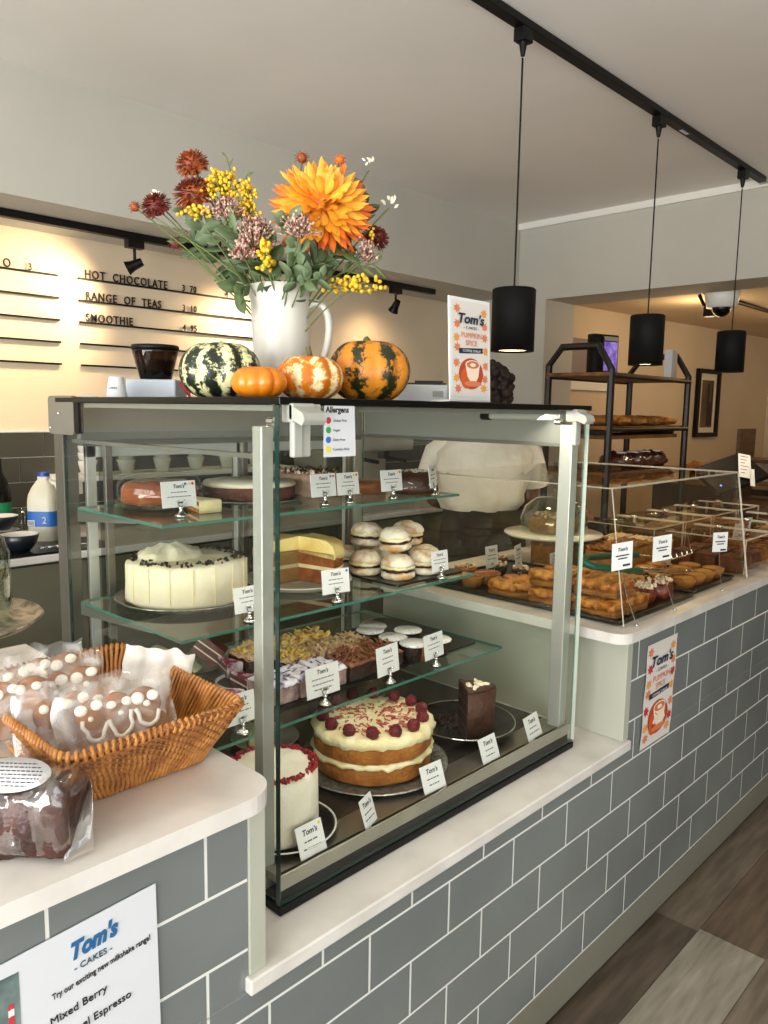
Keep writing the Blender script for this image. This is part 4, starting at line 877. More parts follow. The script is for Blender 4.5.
branch('dark leaves spreading low to the left over the menu',[(250,275,.02),(222,262,.02),(190,240,.02)],16,.042,.018,M_leafd,3,'leafy_branch')
branch('round grey leaves directly below the chrysanthemum',[(290,275,-.09),(300,250,-.11),(287,218,-.12)],12,.036,.030,M_euc,4)
branch('dark green leaves filling the middle above the jug mouth',[(275,282,-.05),(268,262,-.05),(262,240,-.04)],18,.044,.022,M_leafd,5,'leafy_branch')
branch('dark leaves under the right half of the chrysanthemum',[(300,280,-.05),(318,262,-.05),(345,250,-.02)],16,.042,.022,M_leafd,6,'leafy_branch')
branch('grey leaves reaching out right behind the chrysanthemum',[(320,270,.04),(355,235,.05),(366,195,.05)],16,.034,.020,M_euc,7)
branch('slim leaves trailing to the right over the yellow spray',[(315,285,-.02),(350,270,-.02),(378,262,-.02)],12,.034,.010,M_gst,8,'leafy_branch')
branch('pale grey leaves pointing right just above the jug rim',[(300,286,-.08),(310,280,-.09),(322,278,-.09)],8,.034,.016,M_euc,9)
branch('tall thin green twig rising above the yellow sprays',[(245,240,0),(238,195,0),(226,156,0)],10,.018,.005,M_gst,10,'green_twig')
branch('short thin green twig right of the tall twig',[(256,240,0),(250,200,0),(246,176,0)],7,.014,.005,M_gst,11,'green_twig')
branch('long bare stem running left to the smallest bud',[(250,285,-.03),(205,250,-.03),(140,208,0)],3,.012,.004,M_gst,12,'green_twig')
branch('dark leaf cluster hanging over the left rim of the jug',[(250,285,-.05),(242,285,-.05),(236,292,-.05)],8,.040,.02,M_leafd,13,'leafy_branch')
# ---- cup, lids, jar, box
def obj1(name,label,cat,c,mb,mat,**k): return tag(mb.build(name,mat,origin=c,**k),label,cat)
c=Vector((-.722,.775,ZT)); t=thing('paper_cup','white paper cup standing upside down at the left of the case top','cup',c)
mb=MB(); mb.lathe(c,[(0,0),(.021,0),(.0225,.002),(.021,.004),(.015,.041),(.0145,.043),(0,.041)],32); mb.build('body',M_paper,t)
text('lettering','CAKES',.006,M_ink,c+Vector((.0125,-.0143,.018)),RV,(0,0,1),t,'CENTER',lift=.001)
c=Vector((-.765,.735,ZT)); mb=MB(); mb.lathe(c,[(0,0),(.018,0),(.0185,.002),(.015,.004),(0,.004)],28); obj1('paper_disc','flat white paper disc lying left of the paper cup','lid',c,mb,M_paper)
c=at(172,.79)+Vector((0,0,0)); mb=MB(); mb.lathe(c,[(0,0),(.012,0),(.011,.003),(0,.004)],24); obj1('screw_cap','small pale cap lying on the case top left of the squash','cap',c,mb,M_greyp)
c=at(157,.895); t=thing('storage_box','pale blue grey plastic tub behind the paper cup','tub',c)
B=Matrix.Translation(c)@rot('Z',.75)
mb=MB(); mb.box((-.055,-.045,0),(.055,.045,.042),0,B); mb.build('body',pm('pale_blue_box','#b9c2cb',rough=.5),t,bevel=.004)
c2=at(157,.90)+Vector((-.004,0,.0425)); t=thing('coffee_jar','smoked glass jar of dark coffee standing on the blue grey tub','jar',c2)
mb=MB(); mb.lathe(c2,[(.034,0),(.050,.06),(.051,.066),(.049,.066),(.033,.002),(0,.002)],40); mb.build('jar',glass('smoke_glass','#b8a89a',1),t)
mb=MB(); mb.lathe(c2,[(0,.0025),(.032,.0025),(.045,.042),(0,.046)],32,nz=.001); mb.build('coffee',pm('coffee_brown','#24130c',rough=.8),t)
mb=MB(); mb.lathe(c2,[(0,.066),(.052,.066),(.0525,.072),(.05,.076),(0,.076)],40); mb.build('lid',M_black,t)
c=at(182,.885); c.z=ZT
mb=MB(); mb.add([c+Vector((-.012,0,.03)),c+Vector((.02,.01,.0)),c+Vector((.012,.005,.055)),c+Vector((.0,.02,.0))],[(0,1,2),(1,3,2),(3,0,2),(0,3,1)]); obj1('paper_packet','small dark red packet between the jar and the squash','packet',c,mb,pm('red_pack','#8e1d24',rough=.4))
c=Vector((-.16,1.062,ZT)); c=at(424,1.26); t=thing('till_printer','low white appliance with a grey badge behind the pumpkin spice sign','appliance',c)
B=Matrix.Translation(c)@rot('Z',.72)
mb=MB(); mb.box((-.055,-.05,0),(.050,.06,.037),0,B); mb.build('body',pm('white_case','#dfe3e6',rough=.4),t,bevel=.004)
mb=MB(); mb.box((-.052,-.045,.0375),(.046,.055,.041),0,B); mb.box((-.02,-.03,.041),(.04,.04,.046),0,B); mb.build('dark_lid',M_darkg,t,bevel=.002)
mb=MB(); mb.box((.018,-.052,.012),(.04,-.0502,.024),0,B); mb.build('badge',M_greyp,t)
# ---- Pumpkin spice posters
M_po=pm('leaf_orange','#d87d55',rough=.6); M_po2=pm('leaf_amber','#e09a4a',rough=.6); M_pr=pm('poster_red','#b8303a',rough=.6); M_cup=pm('poster_brown','#b5431f',rough=.6); M_cupl=pm('poster_cream','#f2dcc6',rough=.6); M_poster=pm('poster_paper','#ddd6ce',rough=.55)
def poster(t,W,H,B,curve=None,red=False):
    """portrait flyer W x H on basis B (x right, y up, z out)"""
    S=H/1.0; h=.00035
    mf=curve or (lambda x,y:(x,y,0))
    def poly(name,P,m,z=h):
        mb=MB(); v=[B@Vector((lambda q:(q[0],q[1],q[2]+z))(mf(x*W,y*H))) for x,y in P]; mb.add(v,[tuple(range(len(v)))],0); return mb.build(name,m,t)
    def ell(cx,cy,rx,ry,n=28,a0=0): return [(cx+rx*math.cos(2*PI*i/n+a0),cy+ry*math.sin(2*PI*i/n+a0)) for i in range(n)]
    mb=MB(); mb.grid(lambda a,b:B@Vector(mf(a*W,b*H)),6,14,0,True); mb.build('sheet',M_poster,t)
    R_=random.Random(4)
    for k,(x,y) in enumerate(((.13,.92),(.88,.90),(.13,.76),(.9,.76),(.11,.62),(.9,.64),(.13,.52),(.92,.5),(.1,.36),(.92,.34),(.1,.2),(.9,.2),(.14,.09),(.86,.10))):
        P=[]; 
        for i in range(14):
            a=2*PI*i/14+k; r=.135 if i%2==0 else .075; P.append((x+r*math.cos(a)*.8,y+r*math.sin(a)*.40))
        poly('maple_leaf',[(min(max(a,.02),.98),min(max(b,.02),.98)) for a,b in P],(M_po,M_po2,M_pr if red else M_po)[k%3],.0003)
    poly('coffee_swirl',ell(.5,.25,.34,.165),M_cup,.0005)
    poly('pumpkin_picture',ell(.36,.20,.15,.11),pm('poster_pumpkin','#cf5a24',rough=.6),.0007)
    poly('cup_picture',[(.34,.34),(.74,.34),(.70,.22),(.62,.16),(.48,.16),(.39,.22)],M_cupl,.0009)
    poly('saucer_picture',ell(.55,.145,.24,.03),M_po,.0010)
    poly('coffee_top',ell(.54,.345,.205,.05),M_cupl,.0011); poly('coffee_top',ell(.54,.345,.175,.04),pm('latte','#c4764a',rough=.6),.0013); poly('foam_heart',ell(.54,.343,.08,.02),M_cupl,.0015)
    r=(B.to_3x3()@Vector((1,0,0))); u=(B.to_3x3()@Vector((0,1,0)))
    def T(n,s,size,m,x,y,**k):
        q=mf(x*W,y*H); text(n,s,size*H,m,B@Vector((q[0],q[1],q[2]+.0022)),r,u,t,'CENTER',lift=.0002,ext=.0001,**k)
    T('logo_lettering',"Tom's",.14,M_navy,.48,.775,shear=.22,bold=.0008,sx=W/H*2.1)
    T('logo_lettering',"- CAKES -",.042,M_navy,.5,.715,sx=W/H*2.5)
    T('lettering','PUMPKIN',.080,M_po,.5,.625,sx=W/H*1.7); T('lettering','SPICE',.080,M_po,.5,.545,sx=W/H*1.7)
    poly('banner',[(.17,.455),(.83,.475),(.83,.53),(.17,.51)],M_navy,.0009)
    T('banner_lettering','COFFEE SYRUP',.036,M_paper,.5,.477,sx=W/H*2.1)
O=Vector((-.128,1.140,ZT+.002)); a=thing('poster_stand','white framed pumpkin spice coffee sign standing on the case top','sign',O)
B=basis(O,(0,1,0),(-.05,0,1)); mb=MB(); mb.box((0,0,-.003),(.128,.196,.0),0,B); mb.build('acrylic_holder',pm('frosted_acrylic','#e9e9e6',rough=.2),a,bevel=.001)
mb=MB(); mb.box((0,0,-.06),(.128,.003,.0),0,B); mb.build('foot',MATS['frosted_acrylic'],a)
B2=basis(O+Vector((.0008,.008,.008)),(0,1,0),(-.05,0,1)); poster(a,.112,.181,B2)
O=Vector((.0015,1.772,.538)); a=thing('counter_poster','curling pumpkin spice poster taped to the grey tiles at the right','poster',O)
B=basis(O,(0,1,0),(0,0,1)); poster(a,.172,.268,B,lambda x,y:(x-.012*(1-y/.268),y,.0022*math.sin(y/.268*PI*2.2)**2+.0005),red=True)
# ================================================================ LEFT WORKTOP
ZW=.8685
# milkshake flyer
O=Vector((.002,.16,.50)); t=thing('milkshake_flyer','white milkshake notice stuck to the grey tiles under the loaf','notice',O)
yr=.440
mb=MB(); P=[(.277,.50),(.441,.50),(.4375,.795),(.277,.786)]; mb.prism(P,0,.0012,0,Matrix(((0,0,1,.0022),(1,0,0,0),(0,1,0,0),(0,0,0,1)))); mb.build('sheet',M_paper,t)
mb=MB(); P=[(.10,.50),(.277,.50),(.277,.786),(.10,.776)]; mb.prism(P,0,.0012,0,Matrix(((0,0,1,.0022),(1,0,0,0),(0,1,0,0),(0,0,0,1)))); mb.build('sheet',M_paper,t)
mb=MB(); mb.box((.0034,.10,.50),(.0040,.2745,.768)); mb.build('photograph',pm('shake_photo','#39484a','#8fa09c',rough=.3,scale=14,lo=.4,hi=.7),t)
for k,y in enumerate((.262,.245)):
    mb=MB(); mb.box((.004,y,.50),(.0046,y+.006,.735-.01*k)); mb.build('straw_picture',pm('straw','#e8e4e0','#c03a40',rough=.5,scale=60,stretch=(1,1,1.5),lo=.49,hi=.51),t)
Y_,Z_=(0,1,0.045),(0,0,1)
text('logo_lettering',"Tom's",.0285,M_blue,(.0036,.329,.750),(0,1,.10),Z_,t,shear=.35,bold=.0012,sx=.80)
text('logo_lettering',"- CAKES -",.011,pm('slate_ink','#3c5566'),(.0036,.334,.735),(0,1,.06),Z_,t)
text('lettering',"Try our exciting new milkshake range!",.0108,M_ink,(.0036,.3085,.714),(0,1,.10),Z_,t,sx=.72)
text('lettering',"Mixed Berry",.014,M_ink,(.0036,.305,.684),(0,1,.09),Z_,t,sx=.95)
text('lettering',"Caramel Espresso",.014,M_ink,(.0036,.305,.657),(0,1,.085),Z_,t,sx=.95)
# basket
M_wick=pm('wicker','#9c5f28','#6d3c17',rough=.5,scale=45,spec=.5,bump=.2,bscale=200); M_wickd=pm('wicker_light','#cf8f48','#8f5423',rough=.35,scale=38,lo=.3,hi=.7)
bk=thing('wicker_basket','rectangular honey brown wicker basket full of bagged gingerbread','basket',(-.2,.47,ZW))
BB=[(-.335,.395,-.105,.582),(-.40,.350,-.040,.604)]; HB=.098
def ring_pts(f,n,off=0,z=None):
    x0,y0,x1,y1=[BB[0][k]*(1-f)+BB[1][k]*f for k in range(4)]; P=rrect(x0-off,y0-off,x1+off,y1+off,.022,6)
    seg=[];L=0
    for i in range(len(P)):
        a,b=Vector(P[i]),Vector(P[(i+1)%len(P)]); l=(b-a).length; seg.append((L,l,a,b)); L+=l
    out=[]
    for k in range(n):
        s=L*k/n
        for (s0,l,a,b) in seg:
            if s0<=s<=s0+l+1e-9 and l>1e-9: out.append(a.lerp(b,(s-s0)/l)); break
    return out
NS=64; rows=17
mb=MB(); cenx,ceny=-.21,.475
base=ring_pts(0,NS*4)
for rr in range(rows):
    f=(rr+.5)/rows; P=ring_pts(f,NS*4); pts=[]
    for i,p in enumerate(P):
        q=P[(i+1)%len(P)]; tn=(q-P[i-1]).normalized(); nr=Vector((tn.y,-tn.x)); o=.0016*math.cos(PI*i/2+ (PI if rr%2 else 0))
        pts.append((p.x+nr.x*o,p.y+nr.y*o,ZW+.004+f*(HB-.012)))
    mb.tube(pts,.0026,6,closed=True)
mb.build('weave',M_wick,bk)
NK=132; mb=MB(); A_=ring_pts(0,NK,.0015); B_=ring_pts(1,NK,.0035); Bi=ring_pts(1,NK,-.003); Ai=ring_pts(0,NK,-.003)
for i in range(NK):
    a,b=A_[i],B_[i]; n2=B_[(i+1)%NK]; tg=(n2-b); tg=Vector((tg.x,tg.y,0)).normalized(); pts=[]
    for q in range(9):
        f=q/8; p=a.lerp(b,f); w_=.0016*math.sin(f*PI*4+i*.9); pts.append(Vector((p.x,p.y,ZW+.003+f*(HB-.004)))+tg*w_)
    c=Bi[i]; pts+=[Vector(((b.x+c.x)/2,(b.y+c.y)/2,ZW+HB+.005))]
    d=Ai[(i+2)%NK]
    for q in range(5): f=1-q/4*.95; p=d.lerp(Bi[i],f); pts.append(Vector((p.x,p.y,ZW+.006+f*(HB-.006)))+tg*(.0016*math.sin(q*2+i)))
    mb.tube(pts,.0031+.0004*math.sin(i*7.3),6)
mb.build('upright_strands',M_wickd,bk)
mb=MB(); P=ring_pts(1,120); mb.tube([(p.x,p.y,ZW+HB-.001) for p in P],.0042,8,closed=True); mb.build('rim_core',M_wick,bk)
mb=MB(); x0,y0,x1,y1=BB[0]; mb.prism(rrect(x0,y0,x1,y1,.02),ZW,ZW+.006); mb.build('bottom',M_wick,bk)
# gingerbread packs
M_ging=pm('gingerbread','#8f5a24','#744415',rough=.7,scale=30,bump=.15,bscale=120); M_roy=pm('royal_icing','#dcd6ca',rough=.6,spec=.2); M_bag=glass('cellophane','#fdfbf8',1.2,1.5,.15,.40,16); M_bagw=pm('paper_bag','#ece7e0','#dcd5cc',rough=.6,scale=30,bump=.3,bscale=25)
def gpack(label,M,sd,w=.128,h=.078,opaque=False,heads=3,flip=1,nose=True,smiles=(0,1,2)):
    t=thing('gingerbread_pack',label,'biscuit pack',(0,0,0),'bagged gingerbread biscuits'); R_=random.Random(sd)
    cs=[(-.030,.052,.0205),(0.002,.056,.0215),(.038,.056,.0225)][:heads] if heads==3 else [(-.025,.05,.023),(.025,.05,.023)]
    if not opaque:
        for k,(x,y,r) in enumerate(cs):
            mb=MB(); mb.lathe((x,y,0),[(0,.005-k*.001),(r-.003,.005-k*.001),(r,.001),(r,-.004),(r-.003,-.007),(0,-.007)],32); mb.build('biscuit_head',M_ging,t)
        mb=MB(); mb.prism(rrect(-.050,.002,.068,.046,.021),-.0065,.0035); mb.build('biscuit_body',M_ging,t,bevel=.003)
        for k,(x,y,r) in enumerate(cs):
            jx,jy=R_.uniform(-.004,.004),R_.uniform(-.004,.004)
            for (dx,dy,rr) in ((-.010,.006,.0078),(.010,.008,.0078),(.001,-.005,.0045))[:3 if nose else 2]:
                rr*=R_.uniform(.8,1.15); dx+=jx; dy+=jy+R_.uniform(-.003,.003)
                mb=MB(); mb.sph((x+dx,y+dy,.0055),(rr,rr*R_.uniform(.8,1),.003),14,8); mb.build('icing_dot',M_roy,t)
            if k not in smiles: continue
            mb=MB(); pts=[(x-(.013+.005*R_.random())*flip*math.cos(a)+.003,y-.006-(.024+.008*((k*7+sd)%3)/2)*math.sin(a),.0062) for a in [.25*(k%2)+PI*.92*i/10 for i in range(11)]]; mb.tube(pts,.0029,8); mb.build('icing_smile',M_roy,t)
    def surf(a,b,s):
        x=(a-.5)*w*1.18; y=-.008+b*h*1.32; e=min(a,1-a,b*1.0+.02,(1-b))*2
        z=s*(.0105*min(1,e*5)**.6)+(.009 if opaque else .0035)*noise.noise(Vector((a*5+sd,b*4,sd)))+.002*noise.noise(Vector((a*13,b*11+sd,s)))
        x+=.006*noise.noise(Vector((b*4,sd,1)))*(1 if a in(0,1) else 0); y+=(.010*noise.noise(Vector((a*5,sd,2))))*(1 if b==1 else 0)
        return (x,y,z-.001)
    mb=MB(); mb.grid(lambda a,b:surf(a,b,1),22,16); mb.grid(lambda a,b:surf(1-a,b,-1),22,16); mb.build('bag',M_bagw if opaque else M_bag,t)
    place(t,M); return t
def gm(u,v,ax,val,r,lean): 
    p=px(u,v,ax,val); r=Vector(r).normalized(); n0=Vector((r.y,-r.x,0)); up=Vector((0,0,1))*math.cos(lean)-n0*math.sin(lean); return basis(p,r,up)
gpack('front gingerbread pack with three smiling iced faces, nearest the basket rim',gm(120,751,'X',-.114,(.30,.95,.02),.46),1,w=.132,smiles=(0,1,2))
gpack('gingerbread pack behind the front one, one iced face peeking out at left',gm(78,750,'X',-.156,(.30,.95,.02),.46),2,w=.128,nose=False,smiles=())
gpack('plain white paper gingerbread pack standing up at the back right',gm(147,720,'X',-.232,(.30,.92,-.28),.22),3,w=.092,h=.088,opaque=True)
gpack('gingerbread pack in the middle row with many white dots',gm(60,728,'X',-.212,(.35,.93,.08),.46),4,w=.112,smiles=(2,))
gpack('gingerbread pack at the far left, cut off by the picture edge',gm(6,742,'X',-.205,(.35,.93,.08),.46),5,w=.10,nose=False,smiles=())
gpack('rearmost gingerbread pack, leaning on the back of the basket',gm(44,712,'X',-.268,(.4,.9,.12),.46),6,w=.11,nose=False,smiles=())
# loaf
A=Vector((.011,.329,ZW)); dl=Vector((-.74,-.67,0)); dw=Vector((-.62,.78,0)); dw=Vector((-.67,.74,0)); L,Wd,Hh=.215,.070,.084
lf=thing('wrapped_loaf','dark brown fruit loaf wrapped in clear film with an oval label','loaf',A+dl*L/2+dw*Wd/2)
cen=A+dl*L/2+dw*Wd/2; B=basis(cen,-dl,Vector((0,0,1))) # x to right, y up, z toward camera
def loafsurf(k,amp):
    mb=MB(); nu,nv=60,28
    def fn(a,b):
        th=2*PI*b; x=(a-.5)*L; e=min(1,(1-abs(2*a-1))*9)**.5
        cy,sz=math.cos(th),math.sin(th); sq=lambda c:math.copysign(abs(c)**.45,c)
        y=Hh/2+sq(sz)*Hh/2*(.72+.28*e)+(.006*math.sin(a*PI*5) if sz>0.3 else 0); z=sq(cy)*Wd/2*(.75+.25*e)
        nn=noise.noise(Vector((a*9,math.cos(b*6.28)*1.5,math.sin(b*6.28)*1.5+k)))*amp+noise.noise(Vector((a*30,math.cos(b*6.28)*4,math.sin(b*6.28)*4)))*amp*.4
        return B@Vector((x*(1+.0),max(y+nn+k,0.0),z+math.copysign(nn+k*.8,z)))
    mb.grid(fn,nu,nv); 
    v=mb.v
    for a in (0,nu):
        c_=len(mb.v); ring_=[j*(nu+1)+a for j in range(nv)]; mb.f.append(tuple(ring_ if a==0 else reversed(ring_))); mb.m.append(0); mb.s.append(True)
    return mb
mb=loafsurf(0,.006); mb.build('loaf',pm('fruit_loaf','#4a241a','#2c120c',rough=.45,scale=26,bump=.5,bscale=60),lf)
mb=loafsurf(.0035,.009); mb.build('film',glass('crinkle_film','#f2ece6',2.5,1.5,.08,.02),lf)
mb=MB(); pts=[B@Vector((L/2,Hh*.55,0)),]
mb.grid(lambda a,b:B@Vector((L/2-.004+.022*a*(1-.3*b), Hh*(.05+.85*b)*(1-.0*a)-.0+.003*noise.noise(Vector((a*6,b*8,1))),(-.3+.6*((a*3)%1))*Wd*(1-.55*a)*.0+Wd*.5*(1-a*.8)*math.cos(PI*b))),8,16); mb.build('film_end',glass('cloudy_film','#f2ece6',3.0,1.5,.1,.10),lf,solid=.0005)
# label on the top front of loaf
n_=(Vector((0,0,1))*.80-DV*Vector((1,1,0))*.6).normalized(); LB=basis(B@Vector((-.012+.048,Hh+.010,.014)),-dl,Vector((0,0,.5))+DV*.9)
mb=MB(); mb.lathe((0,0,0),[(0,0),(.040,0),(.040,.0006),(0,.0006)],48,M=LB@Matrix.Diagonal((1.15,.62,1,1))); mb.build('oval_label',M_paper,lf)
rr_=(LB.to_3x3()@Vector((1,0,0))); uu_=(LB.to_3x3()@Vector((0,1,0)))
mb=MB()
for k in range(7):
    hw=.036*math.sqrt(max(0,1-((k-3)/4.2)**2)); x=-hw; R_=random.Random(k)
    while x<hw:
        w_=R_.uniform(.002,.006); mb.box((x,(3-k)*.0052-.0008,.0007),(min(hw,x+w_),(3-k)*.0052+.0008,.0009),0,LB); x+=w_+.0014
mb.build('small_print',pm('grey_ink','#4a4644'),lf)
# cake stand with dome at far left
c=Vector((-.432,.336,ZW)); zp=1.045; t=thing('cake_stand','mottled silver cake stand on thin legs at the left edge','cake stand',c)
mb=MB(); mb.lathe((c.x,c.y,zp),[(0,0),(.132,0),(.145,.010),(.143,.012),(.13,.004),(0,.004)],56); mb.build('plate',pm('mottled_silver','#b8ad98','#6e6557',rough=.3,metal=.6,scale=50,lo=.45,hi=.6),t)
for k in range(3):
    a=-.35+k*2*PI/3; mb=MB(); x,y=c.x+.08*math.cos(a),c.y+.08*math.sin(a); mb.tube([(x,y,ZW),(x,y,ZW+.09),(x*.98+c.x*.02,y*.98+c.y*.02,zp)],.0032,8); mb.build('leg',M_darkg,t)
mb=MB(); mb.lathe((c.x,c.y,zp+.0045),[(.100,0),(.103,.002),(.102,.05),(.101,.10),(.094,.125),(.07,.14),(0,.145),(0,.142),(.069,.137),(.091,.122),(.098,.10),(.099,.002),(.100,0)],56); o=mb.build('glass_dome',glass('dome_glass','#eef2ee',1.6,1.5),origin=c); tag(o,'clear glass dome on the cake stand at the left edge','glass dome')
# ================================================================ RIGHT COUNTER PASTRIES
M_puff=pm('puff_pastry','#dc9742','#84400f',rough=.35,scale=34,detail=8,lo=.38,hi=.62,bump=.8,bscale=55,coat=.15); M_puffs=pm('puff_side','#a9722f','#5e3413',rough=.7,scale=8,stretch=(1,1,14),bump=.6,bscale=30)
M_crust=pm('short_crust','#b0742f','#8d541c',rough=.7,scale=50,bump=.3); M_glaze=pm('amber_glaze','#b85f1a','#7e3410',rough=.15,coat=.6,scale=26); M_foil=pm('foil_case','#d9d7cf',rough=.3,metal=.7)
M_bread=pm('pale_bread','#c99d5c','#a8742f',rough=.7,scale=14,bump=.3,bscale=60); M_crumb=pm('crumble','#a9702f','#6a3c16',rough=.85,scale=70,bump=.9,bscale=90)
M_yq=pm('egg_tart','#c98f2a','#a8671a',rough=.5,scale=24,bump=.2); M_redg=pm('cherry_glaze','#5a1712','#8a3a22',rough=.2,coat=.5,scale=50,bump=.5)
ZR=.8685; ZTR=ZR+.0085
def tray(x0,y0,x1,y1,label):
    t=thing('pastry_tray',label,'tray',((x0+x1)/2,(y0+y1)/2,ZR)); mb=MB(); mb.prism(rrect(x0,y0,x1,y1,.012),ZR,ZR+.006); 
    mb.build('base',M_tray,t); mb=MB(); P=[(x0,y0),(x1,y0),(x1,y1),(x0,y1)]; mb.tube([(a,b,ZR+.009) for a,b in P],.004,6,closed=True); mb.build('rim',M_tray,t); return t
tray(-.65,1.679,-.030,2.12,'black tray of puff pastry slices and tarts nearest the glass case')
tray(-.44,2.14,-.04,2.44,'black tray of small golden pies farther along the counter')
def roll(c,label,ang,L=.105,Wd=.05,Hh=.042,sd=0,mt=None,ms=None,cat='pastry'):
    t=thing('puff_pastry_slice',label,cat,c,'golden puff pastry slices'); 
    def sh(k,z0,z1,mm,nm):
        mb=MB()
        def fn(a,b):
            th=2*PI*b; sq=lambda q:math.copysign(abs(q)**.5,q); x=(a-.5)*L; e=min(1,(1-abs(2*a-1))*7)**.5
            y=sq(math.cos(th))*Wd/2*(.85+.15*e)*(1+k); z=(z0+z1)/2+sq(math.sin(th))*(z1-z0)/2*(.8+.2*e)
            nn=.008*noise.noise(Vector((a*5+sd,b*4,z*40)))+.004*noise.noise(Vector((a*19+sd,b*14,sd)))
            return (x,y+nn,max(z+nn*(1 if z>.004 else 0),0))
        mb.grid(fn,22,16); n=23
        for a in (0,22):
            q=[j*n+a for j in range(16)]; mb.f.append(tuple(q if a==0 else reversed(q))); mb.m.append(0); mb.s.append(False)
        o=mb.build(nm,mm); o.parent=t
    sh(-.03,0,Hh*.62,ms or M_puffs,'layered_sides'); sh(.03,Hh*.5,Hh,mt or M_puff,'glazed_top'); t.rotation_euler=(0,0,ang); return t
lb=iter(['front corner slice of the bottom layer','bottom layer, second along the glass side','bottom layer, third along the glass side','bottom layer, behind the corner slice','bottom layer, centre of the pile','bottom layer, left of the centre','bottom layer, far row by the price flag','bottom layer, far row in the middle',
 'upper layer, resting on the corner slice','upper layer, left of the steel post','upper layer, under the green tongs','upper layer, far row in the middle'])
R_=random.Random(11)
for j in range(3):
    for i in range(3 if j<2 else 2):
        roll((-.108-.128*i,1.716+.064*j,ZTR-.002),'golden puff pastry slice, '+next(lb),R_.uniform(-.22,.16),sd=i*3.1+j*7,L=.122,Wd=.058)
for (i,j) in ((0,0),(1,0),(0,1),(1,1)):
    roll((-.118-.128*i,1.732+.064*j,ZTR+.043),'golden puff pastry slice, '+next(lb),R_.uniform(-.45,.3),sd=i*5.1+j*3+2,L=.12,Wd=.058)
def tartc(c,label,R,Hh,top,side,rib=0,grp=None,name='round_tart',bits=None,sd=0):
    t=thing(name,label,'tart',c,grp); mb=MB(); f=(lambda a,r,z:(r*(1+.03*math.sin(a*24)) if r>R*.6 else r,z)) if rib else None
    mb.lathe(c,[(0,0),(R*.72,0),(R,Hh),(R*.95,Hh+.003),(R*.9,Hh-.002),(0,Hh-.002)],72 if rib else 36,fn=f); mb.build('crust',side,t)
    mb=MB(); mb.lathe(c,[(R*.9,Hh-.0015),(R*.6,Hh+.004),(0,Hh+.006)],30,nz=.003,nf=50,seed=sd); mb.build('filling',top,t)
    if bits: mb=MB(); chips(mb,34,c,0,R*.8,c[2]+Hh+.008,s=.006,sd=sd+3); mb.build('nut_pieces',bits,t)
    return t
M_nut=pm('white_nut','#eee0c6','#7b4a2a',rough=.6,scale=60,lo=.5,hi=.6)
p=px(478,602,'Z',ZTR); p=Vector((-.590,1.726,ZTR)); tartc(p,'crimped foil tart at the back left corner of the tray',.040,.022,M_yq,M_foil,1,sd=1)
for i,(x,y,R,dz,l,tp,sd_,nb) in enumerate(((-.505,1.722,.034,0,'orange glazed tart right of the foil tart',M_glaze,M_crust,0),(-.50,1.79,.038,.0,'wide orange glazed tart behind the left slices',M_glaze,M_crust,0),(-.59,1.80,.034,0,'nut topped tart at the left, by the first upright card',M_glaze,M_crust,1),
 (-.545,1.90,.032,0,'nut topped tart behind the first upright card',M_redg,M_choc,1),(-.46,1.905,.032,0,'nut topped tart between the upright cards',M_redg,M_choc,1),(-.375,1.915,.032,0,'nut topped tart right of the second upright card',M_redg,M_choc,1),(-.605,1.99,.030,0,'nut topped tart far left, below the white stand',M_redg,M_choc,1))):
    tartc(Vector((x,y,ZTR)),l,R,.030,tp,sd_,sd=i,bits=M_nut if nb else None,name='nut_tart' if nb else 'round_tart')
for i,(x,y,a,L,l) in enumerate(((-.27,1.925,.25,.15,'long pale bread roll lying behind the green tong handle'),(-.24,1.98,.0,.14,'pale bread roll farther back, level with the front price flag'),(-.19,2.045,.1,.12,'pale bread roll behind the second price flag'),(-.33,2.03,.1,.13,'pale bread roll below the white cake stand'))):
    t=roll((x,y,ZTR-.001),l,a,L,.042,.040,20+i,M_bread,M_bread,'bread roll'); t['group']='pale bread rolls'; t.name='bread_roll'
for i,(x,y,l) in enumerate(((-.095,1.925,'dark red nut glazed pastry beside the corner slices'),(-.09,2.015,'dark red nut glazed pastry next to the small golden pies'))):
    p=Vector((x,y,ZTR)); t=thing('glazed_pastry',l,'pastry',p,'dark red glazed pastries'); mb=MB(); mb.lathe(p,[(0,0),(.036,0),(.040,.02),(.034,.04),(0,.046)],36,nz=.008,nf=50,seed=i); mb.build('glaze',M_redg,t)
    mb=MB(); chips(mb,60,p,0,.036,p[2]+.045,s=.007,sd=i); mb.build('nut_pieces',M_nut,t)
k=0; pn=['front row, nearest the glazed pastries','front row, second along','front row, third along','front row, farthest','second row, nearest','second row, second along','second row, third along','second row, farthest','back row, nearest','back row, middle','back row, farthest']
for (x,n) in ((-.085,4),(-.158,4),(-.235,3)):
    for i in range(n):
        tartc(Vector((x,2.178+i*.071,ZR+.0065)),'small golden pie, '+pn[k],.033,.028,M_yq,M_crust,grp='small golden pies',name='small_pie',sd=i); k+=1
